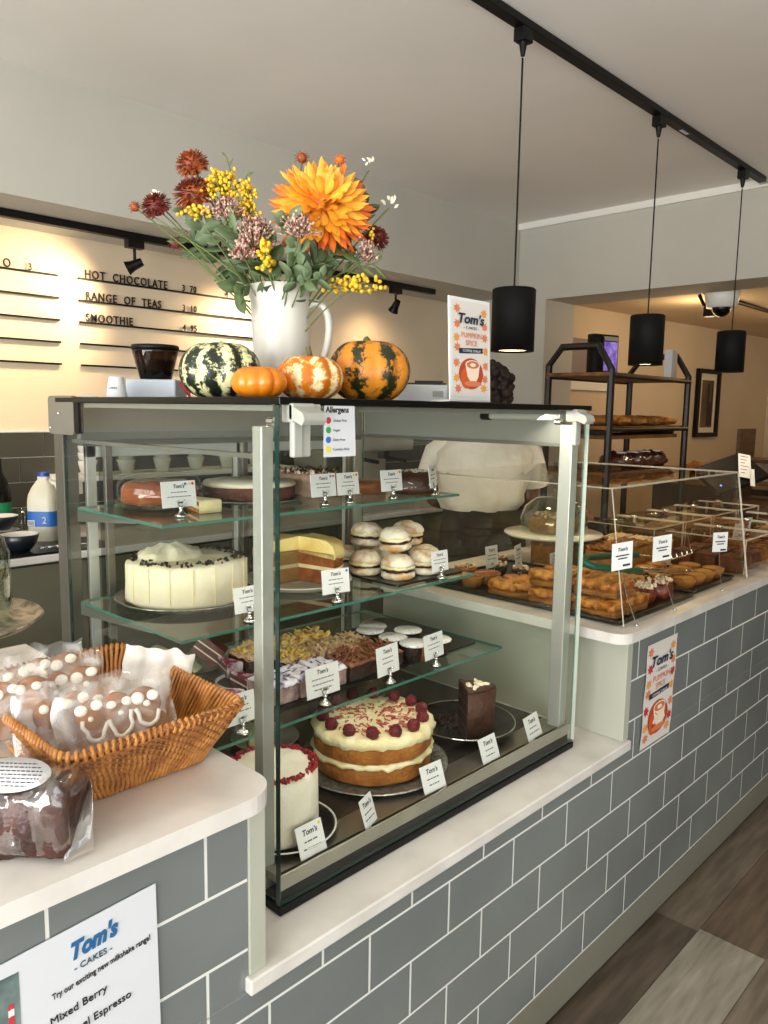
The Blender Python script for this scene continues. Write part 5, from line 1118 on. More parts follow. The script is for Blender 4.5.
# slabs and breads behind, under the cover
for i,(x0,y0,x1,y1,h,m,l) in enumerate(((-.40,2.16,-.29,2.42,.07,M_crumb,'tall brown crumble slab behind the small pies'),(-.60,2.16,-.47,2.45,.06,M_crumb,'brown crumble slab at the back of the cover'))):
    c=((x0+x1)/2,(y0+y1)/2,ZR+.0065); z0=ZR+.0065 if x1>-.44 else ZR+.0005; t=thing('crumble_slab',l,'traybake',c); mb=MB(); mb.box((x0,y0,z0),(x1,y1,ZTR+h)); mb.build('base',M_crust,t,bevel=.006)
    mb=MB(); mb.grid(lambda a,b:(x0+(x1-x0)*a,y0+(y1-y0)*b,ZTR+h+.002+.012*noise.noise(Vector((a*9,b*12,i)))+.004),26,36); mb.build('topping',m,t,solid=.006)
# tongs
t0=px(606,570,'X',-.10); tt=px(706,578,'X',-.10); t=thing('tongs','green handled steel serving tongs resting on the pastries','tongs',((t0+tt)/2))
mb=MB(); up=Vector((0,0,1)); d=(tt-t0).normalized(); A1=px(583,568,'X',-.10); A2=px(627,573,'X',-.10); B2=px(640,558,'X',-.17); C=px(577,566,'X',-.13)
mb.tube([px(640,575,'X',-.10),px(615,573,'X',-.10),px(592,571,'X',-.105),px(581,567,'X',-.13),px(586,562,'X',-.16),px(610,560,'X',-.17),px(637,559,'X',-.17)],.0095,12); mb.build('green_handle',pm('green_rubber','#14533a',rough=.45),t)
mb=MB(); a=px(638,575,'X',-.10); b=px(690,578,'X',-.10); e=px(708,576,'X',-.10); f=px(708,570,'X',-.13)
mb.tube([a,b,e],.0035,8); mb.tube([a+up*.008,b+up*.008,e+up*.004],.0022,8)
for k in range(5):
    q=b.lerp(e,k/4); mb.tube([q,q+Vector((-.012,0,.010)),q+Vector((-.02,.004,.004))],.0025,6)
mb.build('steel_arm',M_chrome,t)
mb=MB(); a=px(637,559,'X',-.17); b=px(672,563,'X',-.17); e=px(692,557,'X',-.17); mb.tube([a,b,e],.003,8)
for k in range(5):
    q=b.lerp(e,k/4); mb.tube([q,q+Vector((-.004,0,.012))],.0025,6)
mb.build('steel_arm',M_chrome,t)
t.location.z+=.012
# acrylic covers
def cover(x0,y0,x1,y1,h,label,knob=False,r=.02):
    t=thing('acrylic_cover',label,'display cover',((x0+x1)/2,(y0+y1)/2,ZR),None); th=.004
    mb=MB(); z1=ZR+h; e=.0012
    mb.box((x1-th,y0+th+e,ZR+.0005),(x1,y1-th-e,z1-th-e)); mb.build('front_wall',M_acr,t)
    mb=MB(); mb.box((x0,y0,ZR+.0005),(x1,y0+th,z1-th-e)); mb.build('side_wall',M_acr,t)
    mb=MB(); mb.box((x0,y1-th,ZR+.0005),(x1,y1,z1-th-e)); mb.build('side_wall',M_acr,t)
    mb=MB(); mb.box((x0,y0,z1-th),(x1,y1,z1)); mb.build('top',M_acr,t)
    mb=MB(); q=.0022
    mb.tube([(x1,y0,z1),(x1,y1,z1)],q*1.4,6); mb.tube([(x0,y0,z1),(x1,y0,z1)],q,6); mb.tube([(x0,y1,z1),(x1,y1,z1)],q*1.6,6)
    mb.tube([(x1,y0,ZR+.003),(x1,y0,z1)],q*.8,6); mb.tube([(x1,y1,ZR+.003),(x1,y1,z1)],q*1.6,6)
    mb.build('edge_highlight',M_acre,t)
    if knob: mb=MB(); c=((x0+x1)/2,(y0+y1)/2,z1); mb.lathe(c,[(0,0),(.008,0),(.006,.008),(.013,.016),(.013,.022),(0,.025)],18); mb.build('knob',M_chrome,t)
    return t
t=thing('acrylic_cover','tall open-backed clear acrylic cover over the pastries beside the case','display cover',(-.3,2.07,ZR))
ya,yb,xb,xt_,z1,x0,th=1.668,2.478,-.013,-.062,ZR+.328,-.66,.004
fr=[(xb,ZR+.0006),(xt_,z1)]
mb=MB(); mb.prism([(xb-th,ZR+.0006),(xb,ZR+.0006),(xt_,z1-th-.001),(xt_-th,z1-th-.001)],ya+th+.001,yb-th-.001,0,Matrix(((1,0,0,0),(0,0,1,0),(0,1,0,0),(0,0,0,1)))); mb.build('front_wall',M_acr,t)
for y in (ya,yb-th):
    mb=MB(); mb.prism([(x0,ZR+.0006),(xb,ZR+.0006),(xt_,z1-th-.001),(x0,z1-th-.001)],y,y+th,0,Matrix(((1,0,0,0),(0,0,1,0),(0,1,0,0),(0,0,0,1)))); mb.build('side_wall',M_acr,t)
mb=MB(); mb.box((x0,ya,z1-th),(xt_,yb,z1)); mb.build('top',M_acr,t)
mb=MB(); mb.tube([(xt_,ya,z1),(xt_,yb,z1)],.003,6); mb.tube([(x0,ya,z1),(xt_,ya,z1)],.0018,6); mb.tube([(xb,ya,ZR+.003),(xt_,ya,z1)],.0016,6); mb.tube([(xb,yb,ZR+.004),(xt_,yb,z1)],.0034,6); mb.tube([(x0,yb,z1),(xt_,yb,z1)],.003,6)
mb.build('edge_highlight',M_acre,t)
# row of lidded clear boxes farther right and behind
M_brown=pm('brownie','#4a2416','#6f3c22',rough=.6,scale=30,bump=.5,bscale=80)
pos=[(-.03,2.50),(-.03,2.76),(-.03,3.02),(-.03,3.28),(-.33,2.50),(-.33,2.76),(-.33,3.02),(-.33,3.28)]
nm_=['nearest the tall cover, front row','second in the front row','third in the front row','fourth in the front row','nearest the tall cover, back row','second in the back row','third in the back row','fourth in the back row']
for i,(x,y) in enumerate(pos):
    cover(x-.26,y,x,y+.235,.115,'low clear lidded box of bakes, '+nm_[i],knob=True)
    for j in range(3):
        for k in range(2):
            m=(M_brown,M_crust,M_redg,M_yq,M_bread,M_brown,M_crumb,M_puff)[i]; x0=x-.245+j*.078; y0=y+.015+k*.108; c=(x0+.035,y0+.048,ZR+.001)
            t=thing('cake_bar','%s bake bar, %s %s in the box %s'%(('dark brown','golden','red glazed','yellow','pale','chocolate','crumbly','flaky')[i],('rear','middle','front')[j],('left','right')[k],nm_[i].replace(',','').replace('nearest the tall','by the tall')),'traybake',c,'bake bars under the low clear boxes'); 
            mb=MB(); mb.box((x0,y0,ZR+.001),(x0+.068,y0+.094,ZR+.048)); mb.build('base',m,t,bevel=.006); mb=MB(); mb.grid(lambda a,b:(x0+.002+.064*a,y0+.002+.090*b,ZR+.051+.006*noise.noise(Vector((a*6+i,b*6,j)))),12,12); mb.build('topping',(M_brown,M_crumb,M_redg,M_yq,M_dust,M_chocice,M_crumb,M_puff)[i],t,solid=.004)
# price flags on rods
for i,(u,v,bu,bv,l) in enumerate(((622,556,637,620,'front price flag on a thin rod, against the cover corner'),(662,548,675,606,'second price flag on a thin rod, above the tong arm'),(720,542,722,590,'third price flag, small, at the far end of the cover'))):
    b=px(bu,bv,'X',-.003); b.z=ZR+.0005; c=px(u,v,'X',.004)
    t=thing('price_flag',l,'price card',b,'price flags in front of the acrylic cover'); mb=MB(); mb.tube([b,Vector((0,b.y*.35+c.y*.65,(b.z+c.z)/2)),Vector((.002,c.y+.004,c.z-.02))],.0013,6); mb.lathe(b,[(0,0),(.006,0),(.006,.002),(0,.003)],12); mb.build('rod',M_chrome,t)
    w,h=(.056,.064) if i<2 else (.052,.055); r=Vector((.42,.9,.10 if i<2 else .0)).normalized(); B=basis(c,r,Vector((0,-.22 if i<2 else 0,1))); mb=MB(); mb.box((-w/2,-h/2,0),(w/2,h/2,.0012),0,B); mb.build('card',M_card,t)
    text('lettering',"Tom's",.011,M_ink,B@Vector((0,h*.2,.0014)),B.to_3x3()@Vector((1,0,0)),B.to_3x3()@Vector((0,1,0)),t,'CENTER',shear=.2,lift=.0001,ext=.0001,bold=.0004)
    mb=MB(); mb.box((-.018,.0,.0012),(.018,.003,.0015),0,B); mb.box((-.012,-.007,.0012),(.014,-.004,.0015),0,B); mb.box((.002,-.025,.0012),(.022,-.02,.0015),0,B); mb.build('small_print',M_ink,t)
# cards standing left of post in pastries
for (u,v,l,yw) in ((462,580,'price card standing among the nut tarts, left one of two',-.1),(522,566,'price card standing among the nut tarts, right one of two, tilted',-.25)):
    pass
for (u,v,l,yw) in ((493,566,'price card standing upright in the nut tarts, left one',.0),(520,562,'price card standing upright in the nut tarts, right one',-.3)):
    p=px(u,v+12,'Y',1.862); p=Vector((p.x,1.862,ZTR)); card(p,l,w=.060,h=.066,lift=max(.03,px(u,v-6,'Y',1.862).z-.033-ZTR),yaw=yw,tilt=.1,grp='price cards among the pastries')
# white cake stand with dome
c=px(553,533,'X',-.55); c.z=ZR; zs=.978; t=thing('cake_stand','white footed cake stand behind the pastries and steel post','cake stand',c)
mb=MB(); mb.lathe(c,[(0,0),(.07,0),(.065,.006),(.02,.014),(.016,.06),(.03,zs-ZR-.014),(.155,zs-ZR-.010),(.162,zs-ZR-.004),(.160,zs-ZR),(0,zs-ZR)],56); mb.build('stand',M_plate,t)
cc=Vector((c.x,c.y,zs+.0005)); t=thing('bundt_cake','brown nutty cake under the dome on the white stand','cake',cc); mb=MB(); mb.lathe(cc,[(.02,0),(.075,0),(.082,.012),(.078,.045),(.055,.056),(.03,.05),(.02,.0)],40,nz=.006,nf=50); mb.build('cake',pm('nut_cake_brown','#b98a52','#7d5126',rough=.6,scale=40,bump=.6,bscale=90),t)
mb=MB(); chips(mb,60,cc,.035,.07,cc[2]+.057,s=.006,sd=77); mb.build('nut_pieces',M_nut,t)
mb=MB(); mb.lathe(cc,[(.110,0),(.112,.001),(.110,.045),(.095,.085),(.06,.112),(0,.122),(0,.119),(.058,.109),(.092,.083),(.107,.045),(.110,0)],48); mb.sph((cc.x,cc.y,cc.z+.134),(.012,.012,.012),14,8); tag(mb.build('glass_dome',MATS['dome_glass'],origin=cc),'clear glass dome covering the nutty cake on the white stand','glass dome')
card(Vector((-.43,2.05,ZTR)),'price card below the rim of the white cake stand',w=.066,h=.05,yaw=-.1,tilt=.1,grp='price cards among the pastries')
# tall rods by the stand
for i,(u,l) in enumerate(((548,'thin pale straw standing up just behind the cake dome'),)):
    p=px(u,500,'X',-.66); mb=MB(); 
# low dark crates and bread behind the cover
def pbox(name,label,cat,c,sx,sy,sz,m,bev=.004,rz=0):
    mb=MB(); mb.box((-sx/2,-sy/2,0),(sx/2,sy/2,sz)); o=mb.build(name,m,bevel=bev); o.location=c; o.rotation_euler=(0,0,rz); return tag(o,label,cat)
t=thing('bread_crate','black crate of dark loaves behind the acrylic cover','crate',(-.72,2.62,ZR)); mb=MB(); 
for (a,b) in (((-.79,2.46,ZR),(-.65,2.80,ZR+.01)),((-.79,2.46,ZR),(-.78,2.80,ZR+.09)),((-.66,2.46,ZR),(-.65,2.80,ZR+.09)),((-.79,2.46,ZR),(-.65,2.47,ZR+.09)),((-.79,2.79,ZR),(-.65,2.80,ZR+.09))): mb.box(a,b)
mb.build('crate_body',M_black,t,bevel=.002)
for i in range(3):
    c=(-.72,2.53+i*.095,ZR+.0105); tg=thing('dark_loaf','dark crusty loaf in the black crate, %s'%('nearest','middle one','farthest')[i],'bread',c,'loaves in the black crate'); mb=MB(); mb.sph((c[0],c[1],c[2]+.062),(.044,.036,.052),20,12,nz=.15,nf=25,seed=i); mb.build('crust',pm('dark_crust','#4a2414','#7a4524',rough=.6,scale=30,bump=.5),tg)
for i,(u,v) in enumerate(((604,508),(625,505),(648,507),(668,515),(690,512))):
    p=px(u,v+6,'Z',ZR+.12); 
# glass jars far along the counter
for i,(x,y) in enumerate(((-.68,2.90),(-.70,3.05),(-.66,3.20),(-.60,3.42))):
    c=(x,y,ZR+.0005); t=thing('glass_jar','small clear jar with a steel lid, %s from the dark crate'%('first','second','third','fourth','fifth')[i],'jar',c,'clear jars along the back of the counter')
    mb=MB(); mb.lathe(c,[(0,0),(.032,0),(.035,.004),(.035,.06),(.03,.068),(.028,.068),(.033,.06),(.033,.005),(0,.003)],28); mb.build('jar',MATS['dome_glass'],t); mb=MB(); mb.lathe(c,[(0,.068),(.032,.068),(.032,.078),(0,.08)],24); mb.build('lid',M_chrome,t)
    mb=MB(); mb.lathe(c,[(0,.0055),(.031,.0055),(.031,.045),(0,.047)],24,nz=.001); mb.build('contents',(M_bread,M_brown,M_crumb,M_yq,M_brown)[i],t)
# till screen
c=px(738,505,'Z',ZR); c=Vector((-.42,3.60,ZR)); q=px(738,480,'X',-.42); c=Vector((-.52,3.70,ZR)); t=thing('till_screen','black tilted till screen with paper notes clipped to it','till',c)
mb=MB(); mb.cyl(c,c+Vector((0,0,.012)),.085,.08,32); mb.tube([c+Vector((0,0,.01)),c+Vector((-.01,0,.10)),c+Vector((.0,0,.17))],.022,12); mb.build('stand',M_black,t)
TB=basis(c+Vector((0,.0,.235)),RV,UV*.75+DV*.75)
TB=TB@rot('Z',.42)
mb=MB(); mb.box((-.155,-.095,-.012),(.145,.095,.012),0,TB); mb.build('screen_body',M_matte,t,bevel=.006)
mb=MB(); mb.sph(TB@Vector((-.115,-.055,.0125)),(.004,.004,.004),10,6); mb.build('power_light',pm('blue_led','#3a6cff',emit='#5a8cff',es=4),t)
NB=TB@rot('Z',-.72)
mb=MB(); mb.box((-.005,-.06,.0),(.05,.11,.0015),0,NB@Matrix.Translation((.03,.02,.022))); mb.build('paper_note',M_paper,t)
mb=MB(); 
for k in range(6): mb.box((.004,.09-k*.024,.0016),(.04-(k%3)*.008,.094-k*.024,.0019),0,NB@Matrix.Translation((.03,.02,.022)))
mb.build('note_writing',M_ink,t)
mb=MB(); mb.box((.045,-.11,.0),(.065,.01,.0015),0,NB@Matrix.Translation((.03,.02,.022))); mb.build('receipt',M_paper,t)
t=thing('card_reader','flat dark card reader beside the till base','card reader',(c.x+.05,c.y-.12,ZR+.0005)); 
mb=MB(); mb.prism(rrect(c.x+.11,c.y-.16,c.x+.22,c.y-.06,.01),ZR+.0005,ZR+.022); mb.build('body',M_darkg,t,bevel=.003)
mb=MB(); mb.prism(rrect(c.x+.13,c.y-.14,c.x+.20,c.y-.08,.006),ZR+.022,ZR+.024); mb.build('screen',M_gloss,t)
# wooden crate shelf far right
t=thing('wooden_crate','dark wooden crate with printed sleeves at the far right edge','crate',(-.28,4.15,ZR-.0)); 
q=px(764,480,'Y',4.35); M_wood=pm('dark_wood','#6b4526','#4a2d17',rough=.55,scale=6,stretch=(1,1,8),bump=.1)
t.location=(q.x,4.4,0)
for (z0,z1) in ((0,.92),(1.0,1.02),(1.12,1.14)):
    mb=MB(); mb.box((q.x-.16,4.35,z0),(q.x+.35,4.6,z1)); mb.build('shelf' if z0 else 'cabinet',M_wood,t,bevel=.002)
for x in (q.x-.16,q.x+.33):
    mb=MB(); mb.box((x,4.36,.92),(x+.018,4.6,1.3)); mb.build('upright',M_wood,t)
mb=MB(); mb.box((q.x-.08,4.40,1.0205),(q.x+.2,4.42,1.117)); tag(mb.build('printed_sleeve',pm('printed_sleeve','#b7a58e','#6d4a3a',rough=.5,scale=9,lo=.4,hi=.6),origin=(q.x,4.34,1.02)),'pinkish printed board standing on the wooden crate shelf at the right edge','board')
# ================================================================ BREAD RACK
t=thing('bread_rack','tall black tube frame bakery rack with three wooden shelves','rack',(-1.12,3.74,0)); XN,XF,YA,YBk=-.95,-1.285,3.315,4.17
M_rk=pm('rack_black','#1b1411',rough=.45)
for y in (YA,YBk):
    mb=MB(); mb.tube([(XN,y,0),(XN,y,1.575),(XN-.07,y,1.685),(XF+.07,y,1.685),(XF,y,1.60),(XF,y,0)],.018,8,smooth=False); mb.build('end_frame',M_rk,t)
M_shelfw=pm('rack_wood','#8a5a2c','#5c3819',rough=.55,scale=5,stretch=(6,1,1),bump=.1)
for z in (1.575,1.325,1.10,.70):
    mb=MB(); mb.box((XF-.0,YA-.02,z-.03),(XN+.0,YBk+.02,z-.012)); mb.build('shelf',M_shelfw,t,bevel=.002)
    mb=MB(); mb.tube([(XN+.01,YA,z-.028),(XN+.01,YBk,z-.028)],.011,8); mb.tube([(XF-.01,YA,z-.028),(XF-.01,YBk,z-.028)],.011,8); mb.build('shelf_bearer',M_rk,t)
for z in (1.2845,1.0595):
    mb=MB(); mb.box((XF+.01,YA+.03,z-.035),(XN-.02,YBk-.05,z-.016)); mb.build('tray_board',M_shelfw,t,bevel=.002)
    for y in (YA+.06,YBk-.09):
        mb=MB(); mb.box((XF+.01,y,z-.016),(XN-.03,y+.02,z+.011)); mb.build('spacer',M_rk,t)
def loaf2(c,label,a,L,Wd,Hh,m,sd,group):
    t=thing('bread_loaf',label,'bread',c,group); mb=MB(); mb.sph((0,0,Hh/2),(L/2,Wd/2,Hh/2),22,12,nz=.2,nf=22,seed=sd,flat=Hh*.45); o=mb.build('crust',m); o.parent=t; t.rotation_euler=(0,0,a)
for i in range(9):
    y=3.40+i*.085; loaf2((-1.08+(i%2)*.05,y,1.3135),'long brown bread on the middle rack shelf, number order: %s'%('nearest the left frame','just right of the first','third from the left frame','fourth from the left frame','fifth and central','sixth, past the centre','seventh, toward the right frame','eighth, beside the last','last before the right frame')[i],.15*(i%3-1),.22,.06,.05,(M_crust,M_puff,M_crumb)[i%3],i,'breads on the middle rack shelf')
for o in bpy.data.objects:
    if 'number order: ' in o.get('label',''): o['label']=o['label'].replace(', number order: ',', ')
for i in range(4):
    c=(-1.06,3.62+i*.13,1.0885); tb=thing('bagged_loaf','dark bagged loaf on the low rack shelf, %s'%('farthest left','second from left','second from right','farthest right')[i],'bread',c,'bagged loaves on the low rack shelf'); mb=MB(); mb.sph((c[0],c[1],c[2]+.045),(.09,.058,.048),20,12,nz=.3,nf=20,seed=i*2,flat=.043); mb.build('loaf',pm('bagged_brown','#3a1c14','#5c3322',rough=.2,coat=.5,scale=20),tb)
    mb=MB(); mb.sph((c[0]+.02,c[1],c[2]+.088),(.035,.024,.007),16,8); mb.build('label_sticker',M_paper,tb)
mb=MB(); mb.box((-1.26,3.36,1.0885),(-1.0,3.56,1.112)); tag(mb.build('wooden_tray',M_shelfw,origin=(-1.1,3.46,1.089),bevel=.003),'empty wooden tray at the left end of the low rack shelf','tray')
# things on top of rack
zt_=1.5635; p=px(597,362,'X',-1.05); c=Vector((-1.08,3.40,zt_)); t=thing('speaker','black cylindrical speaker on the left end of the rack top','speaker',c); mb=MB(); mb.lathe(c,[(0,0),(.034,0),(.036,.01),(.036,.165),(.028,.18),(0,.184)],28); mb.build('body',M_matte,t)
c=Vector((-1.10,3.50,zt_)); t=thing('display_box','black framed display with a purple lit picture on the rack top','display',c); B=basis(c+Vector((.02,0,0)),(.25,1,0),(0,0,1)); mb=MB(); mb.box((-.085,0,-.05),(.085,.19,0),0,B); mb.build('casing',M_black,t,bevel=.006)
mb=MB(); mb.box((-.070,.015,0),(.074,.155,.002),0,B); mb.build('screen',pm('purple_screen','#6a4fb0','#d9c8f0',scale=30,emit='#7a55c8',es=.5,rough=.2),t)
mb=MB(); mb.box((-.070,.16,0),(.074,.18,.002),0,B); mb.build('silver_strip',M_alum,t)
c=Vector((-1.0,4.05,zt_)); pbox('card_box','tall cream card box standing at the right end of the rack top','box',c,.04,.12,.145,M_paper,.002,.2)
# wall things in rear room
a=px(692,369,'X',-1.68); Dw=Vector((-1.61+1.88,7.55-4.27,0)).normalized(); Nw=Vector((Dw.y,-Dw.x,0))
def onwall(u,v):
    d=(px(u,v,'X',-1.7)-CAM).normalized(); P0=Vector((-1.88,4.27,0)); k=(P0-CAM).dot(Nw)/d.dot(Nw); return CAM+d*k
a=onwall(691.5,437); b=onwall(713.5,436); tp=onwall(692.5,368); W_=(b-a).length; H_=tp.z-a.z
t=thing('framed_picture','narrow black framed print of dark towers on the cream rear wall','picture',a); B=basis(a+Nw*.004,Dw,(0,0,1))
mb=MB(); q=.035
for (x0,y0,x1,y1) in ((0,0,W_,q),(0,H_-q,W_,H_),(0,q,q,H_-q),(W_-q,q,W_,H_-q)): mb.box((x0,y0,0),(x1,y1,.03),0,B)
mb.build('frame',M_black,t); mb=MB(); mb.box((q,q,0),(W_-q,H_-q,.008),0,B); mb.build('mount',pm('cream_mount','#efe6cf',rough=.7),t)
mb=MB(); mb.box((W_*.25,H_*.14,.008),(W_*.78,H_*.84,.010),0,B); mb.build('print',pm('sepia_print','#9a8468','#5d4b37',rough=.8,scale=5,stretch=(1,1,.3)),t)
mb=MB(); R_=random.Random(2)
for k in range(5): x=W_*(.50+.05*k); mb.box((x,H_*.16,.0101),(x+W_*.05,H_*(.5+.30*R_.random()),.0112),0,B)
mb.build('tower_shapes',pm('sepia_dark','#3c2f22',rough=.8),t)
a=onwall(553,377); t=thing('mauve_board','mauve grey board on the rear wall behind the speaker','board',a+Vector((0,0,0)))
a=px(548,378,'Y',4.9); B=basis(onwall(560,378)+Nw*.004,Dw,(0,0,1)); mb=MB(); mb.box((-.3,0,0),(.55,.26,.02),0,B); mb.build('board',pm('mauve_board','#7f7077',rough=.4),t); mb=MB(); mb.box((-.3,-.07,0),(.55,-.005,.02),0,B); mb.build('white_strip',M_white,t)
# ================================================================ BACK COUNTER ITEMS
ZB=.8685; c=px(46,548,'Z',ZB); c.x=-2.06; c.y=px(46,530,'X',-2.06).y; 
t=thing('milk_bottle','four pint plastic milk bottle with blue cap and blue label','milk bottle',c)
M_hdpe=pm('milky_plastic','#d9d4c0','#cfc9b2',rough=.4,scale=6,sss=.2); B=Matrix.Translation(c)@rot('Z',.75)
def sqr(p,w,d,n=32,k=.5): return [(math.copysign(abs(math.cos(a))**k,math.cos(a))*w,math.copysign(abs(math.sin(a))**k,math.sin(a))*d,p) for a in [2*PI*i/n for i in range(n)]]
def loft(mb,rings,M=None,mi=0,cap=True):
    n=len(rings[0]); v=[p for r in rings for p in r]; f=[(i*n+j,i*n+(j+1)%n,(i+1)*n+(j+1)%n,(i+1)*n+j) for i in range(len(rings)-1) for j in range(n)]
    if cap: f+=[tuple(reversed(range(n))),tuple(range((len(rings)-1)*n,len(rings)*n))]
    mb.add(v,f,mi,True,M)
mb=MB(); loft(mb,[sqr(z,w,d) for z,w,d in ((0,.048,.045),(.004,.052,.050),(.10,.053,.051),(.150,.053,.051),(.175,.050,.047),(.200,.040,.038),(.222,.026,.026),(.232,.019,.019),(.243,.019,.019))],B); mb.build('body',M_hdpe,t)
mb=MB(); mb.tube([B@Vector(q) for q in ((.018,.0,.225),(.046,.0,.215),(.058,.0,.185),(.056,.0,.150),(.048,.0,.128))],[.010,.011,.011,.011,.010],10); mb.build('handle',M_hdpe,t)
mb=MB(); mb.cyl(B@Vector((0,0,.243)),B@Vector((0,0,.257)),.0205,.020,28); mb.build('cap',pm('blue_cap','#1b4fb4',rough=.4),t)
mb=MB(); loft(mb,[sqr(z,.0535,.0515,32) for z in (.062,.118)],B,cap=False); mb.build('label',pm('blue_label','#1d63b5',rough=.4),t)
mb=MB(); LBm=basis(B@Vector((0,-.0522,0)),B.to_3x3()@Vector((1,0,0)),(0,0,1))
mb.box((-.042,.064,.0),(-.016,.086,.0006),0,LBm); mb.build('barcode_patch',M_paper,t); mb=MB()
for k in range(7): mb.box((-.040+k*.0032,.066,.0006),(-.0385+k*.0032,.083,.0009),0,LBm)
mb.build('barcode',M_ink,t); text('lettering','2',.034,M_paper,LBm@Vector((.012,.075,.0004)),B.to_3x3()@Vector((1,0,0)),(0,0,1),t)
M_navyb=pm('navy_stoneware','#141a22',rough=.35,coat=.3)
def bowl(c,label,R,Hh):
    t=thing('bowl',label,'bowl',c,'dark bowls with white insides on the back counter'); mb=MB(); mb.lathe(c,[(0,0),(R*.5,0),(R*.85,Hh*.45),(R,Hh),(R*.97,Hh+.001)],44); mb.build('outside',M_navyb,t); mb=MB(); mb.lathe(c,[(R*.97,Hh+.001),(R*.94,Hh-.001),(R*.8,Hh*.5),(R*.45,.008),(0,.006)],44); mb.build('inside',M_plate,t)
mb=MB(); mb.prism(rrect(-2.03,.80,-1.80,1.30,.02),ZB,ZB+.008); tag(mb.build('counter_tray',M_tray,origin=(-1.9,1,ZB),bevel=.002),'black tray under the dark bowl and cutlery on the back counter','tray')
c=px(20,556,'Z',ZB+.009); c=Vector((-1.875,px(20,545,'X',-1.875).y,ZB+.009)); bowl(c,'dark bowl with white inside, in front, on the black tray',.062,.058)
c2=Vector((-2.12,px(6,530,'X',-2.12).y-.02,ZB)); bowl(c2,'lower dark bowl of the stack behind the front bowl',.066,.05); c3=c2+Vector((0,0,.035)); c3=Vector((c2.x,c2.y,ZB+.0515)); bowl(c3,'upper dark bowl of the stack behind the front bowl',.064,.05)
for k in range(3):
    a=Vector((-1.86+.02*k,px(42,560,'X',-1.86).y+.02*k,ZB+.014+.004*k)); t=thing('spoon','steel spoon on the black tray beside the front bowl, %s'%('nearest the tray edge','middle one','farthest back')[k],'spoon',a,'spoons on the black tray'); mb=MB(); mb.sph(a,(.014,.010,.004),14,8); mb.tube([a+Vector((0,.008,0)),a+Vector((.01,.05,.004)),a+Vector((.02+.01*k,.10,.0))],.0022,6); mb.build('steel',M_chrome,t)
c=Vector((-2.27,px(-2,490,'X',-2.27).y,ZB)); t=thing('green_label_bottle','dark bottle with a green label at the far left of the back counter','bottle',c); mb=MB(); mb.lathe(c,[(0,0),(.042,0),(.044,.004),(.044,.17),(.035,.21),(.018,.245),(.016,.29),(.018,.30),(0,.30)],32); mb.build('glass',M_gloss,t); mb=MB(); mb.lathe(c,[(.0446,.075),(.0446,.135)],32); mb.build('label',pm('green_label','#0f7a4f',rough=.5),t)
c=Vector((-2.24,px(25,520,'X',-2.24).y,ZB)); t=thing('glass_tumblers','upturned clear glass standing behind the dark bowls','glass',c); mb=MB(); mb.lathe(c,[(.034,0),(.028,.10),(.026,.11),(0,.112),(0,.109),(.025,.107),(.031,0),(.034,0)],28); mb.build('glass',MATS['dome_glass'],t)
t.name='drinking_glass'; t2=dup(t,'second upturned clear glass, touching the milk bottle',loc=(-2.25,c.y+.085,ZB))
mb=MB(); mb.box((-2.386,1.3,1.07),(-2.18,2.45,1.09)); [mb.box((-2.386,y,1.02),(-2.2,y+.02,1.07)) for y in (1.35,2.38)]; tag(mb.build('cup_shelf',M_white,origin=(-2.3,1.9,1.07),bevel=.002),'white wall shelf carrying stacked cups behind the cake case','shelf')
# crockery seen through the case back
R_=random.Random(9)
for i in range(6):
    y=1.42+i*.17; n=3+i%3
    for k in range(n):
        c=Vector((-2.26,y,1.0905+k*.034)); t=thing('cup','white cup, %s in the %s stack from the left on the wall shelf'%(('lowest','second up','third up','fourth up','topmost')[k],('first','second','third','fourth','fifth','last')[i]),'cup',c,'stacked white cups behind the case'); mb=MB(); mb.lathe(c,[(0,.0),(.025,0),(.038,.05),(.041,.058),(.038,.058),(.034,.05),(.022,.006),(0,.005)],28); mb.build('cup',M_plate,t)
c=Vector((-2.08,2.75,ZB+.0005)); t=thing('coffee_machine','steel espresso machine on the back counter behind the case','coffee machine',c)
mb=MB(); mb.box((-2.33,2.56,ZB),(-1.86,3.0,ZB+.06)); mb.box((-2.33,2.56,ZB+.06),(-2.08,3.0,ZB+.30)); mb.box((-2.33,2.56,ZB+.30),(-1.88,3.0,ZB+.40)); mb.build('body',M_alu,t,bevel=.01)
for y in (2.68,2.88):
    mb=MB(); mb.cyl((-1.98,y,ZB+.30),(-1.98,y,ZB+.255),.032); mb.cyl((-1.98,y,ZB+.262),(-1.83,y,ZB+.250),.010); mb.build('group_head',M_black,t)
# ================================================================ PERSON
base=pd(497,500,3.1); PX,PY=base.x,base.y
fw=Vector((DV.x,DV.y,0)).normalized()            # faces away from the camera
rt=Vector((fw.y,-fw.x,0)); rt=RV.copy(); rt.z=0; rt.normalize()
def W_(r,f,z): return Vector((PX,PY,0))+rt*(r*.88-.055)+fw*f+Vector((0,0,z))
t=thing('person','person with curly dark hair in a loose white shirt, back turned','person',(PX,PY,0))
J={'pel':(0,0,.86),'wai':(.0,.02,.98),'che':(.01,.07,1.14),'nec':(.02,.14,1.29),'hb':(.02,.17,1.36),'hd':(.02,.18,1.43),'ht':(.02,.17,1.51),
'sl':(-.16,.12,1.24),'el':(-.22,.16,1.0),'wl':(-.12,.36,.96),'hl':(-.09,.43,.95),'sr':(.18,.12,1.24),'er':(.25,.16,1.00),'wr':(.21,.34,.92),'hr':(.18,.42,.91),
'hpl':(-.09,0,.80),'kl':(-.10,.03,.46),'al':(-.10,-.02,.09),'fl':(-.11,.13,.035),'hpr':(.09,0,.80),'kr':(.10,.03,.46),'ar':(.10,-.02,.09),'fr':(.11,.13,.035)}
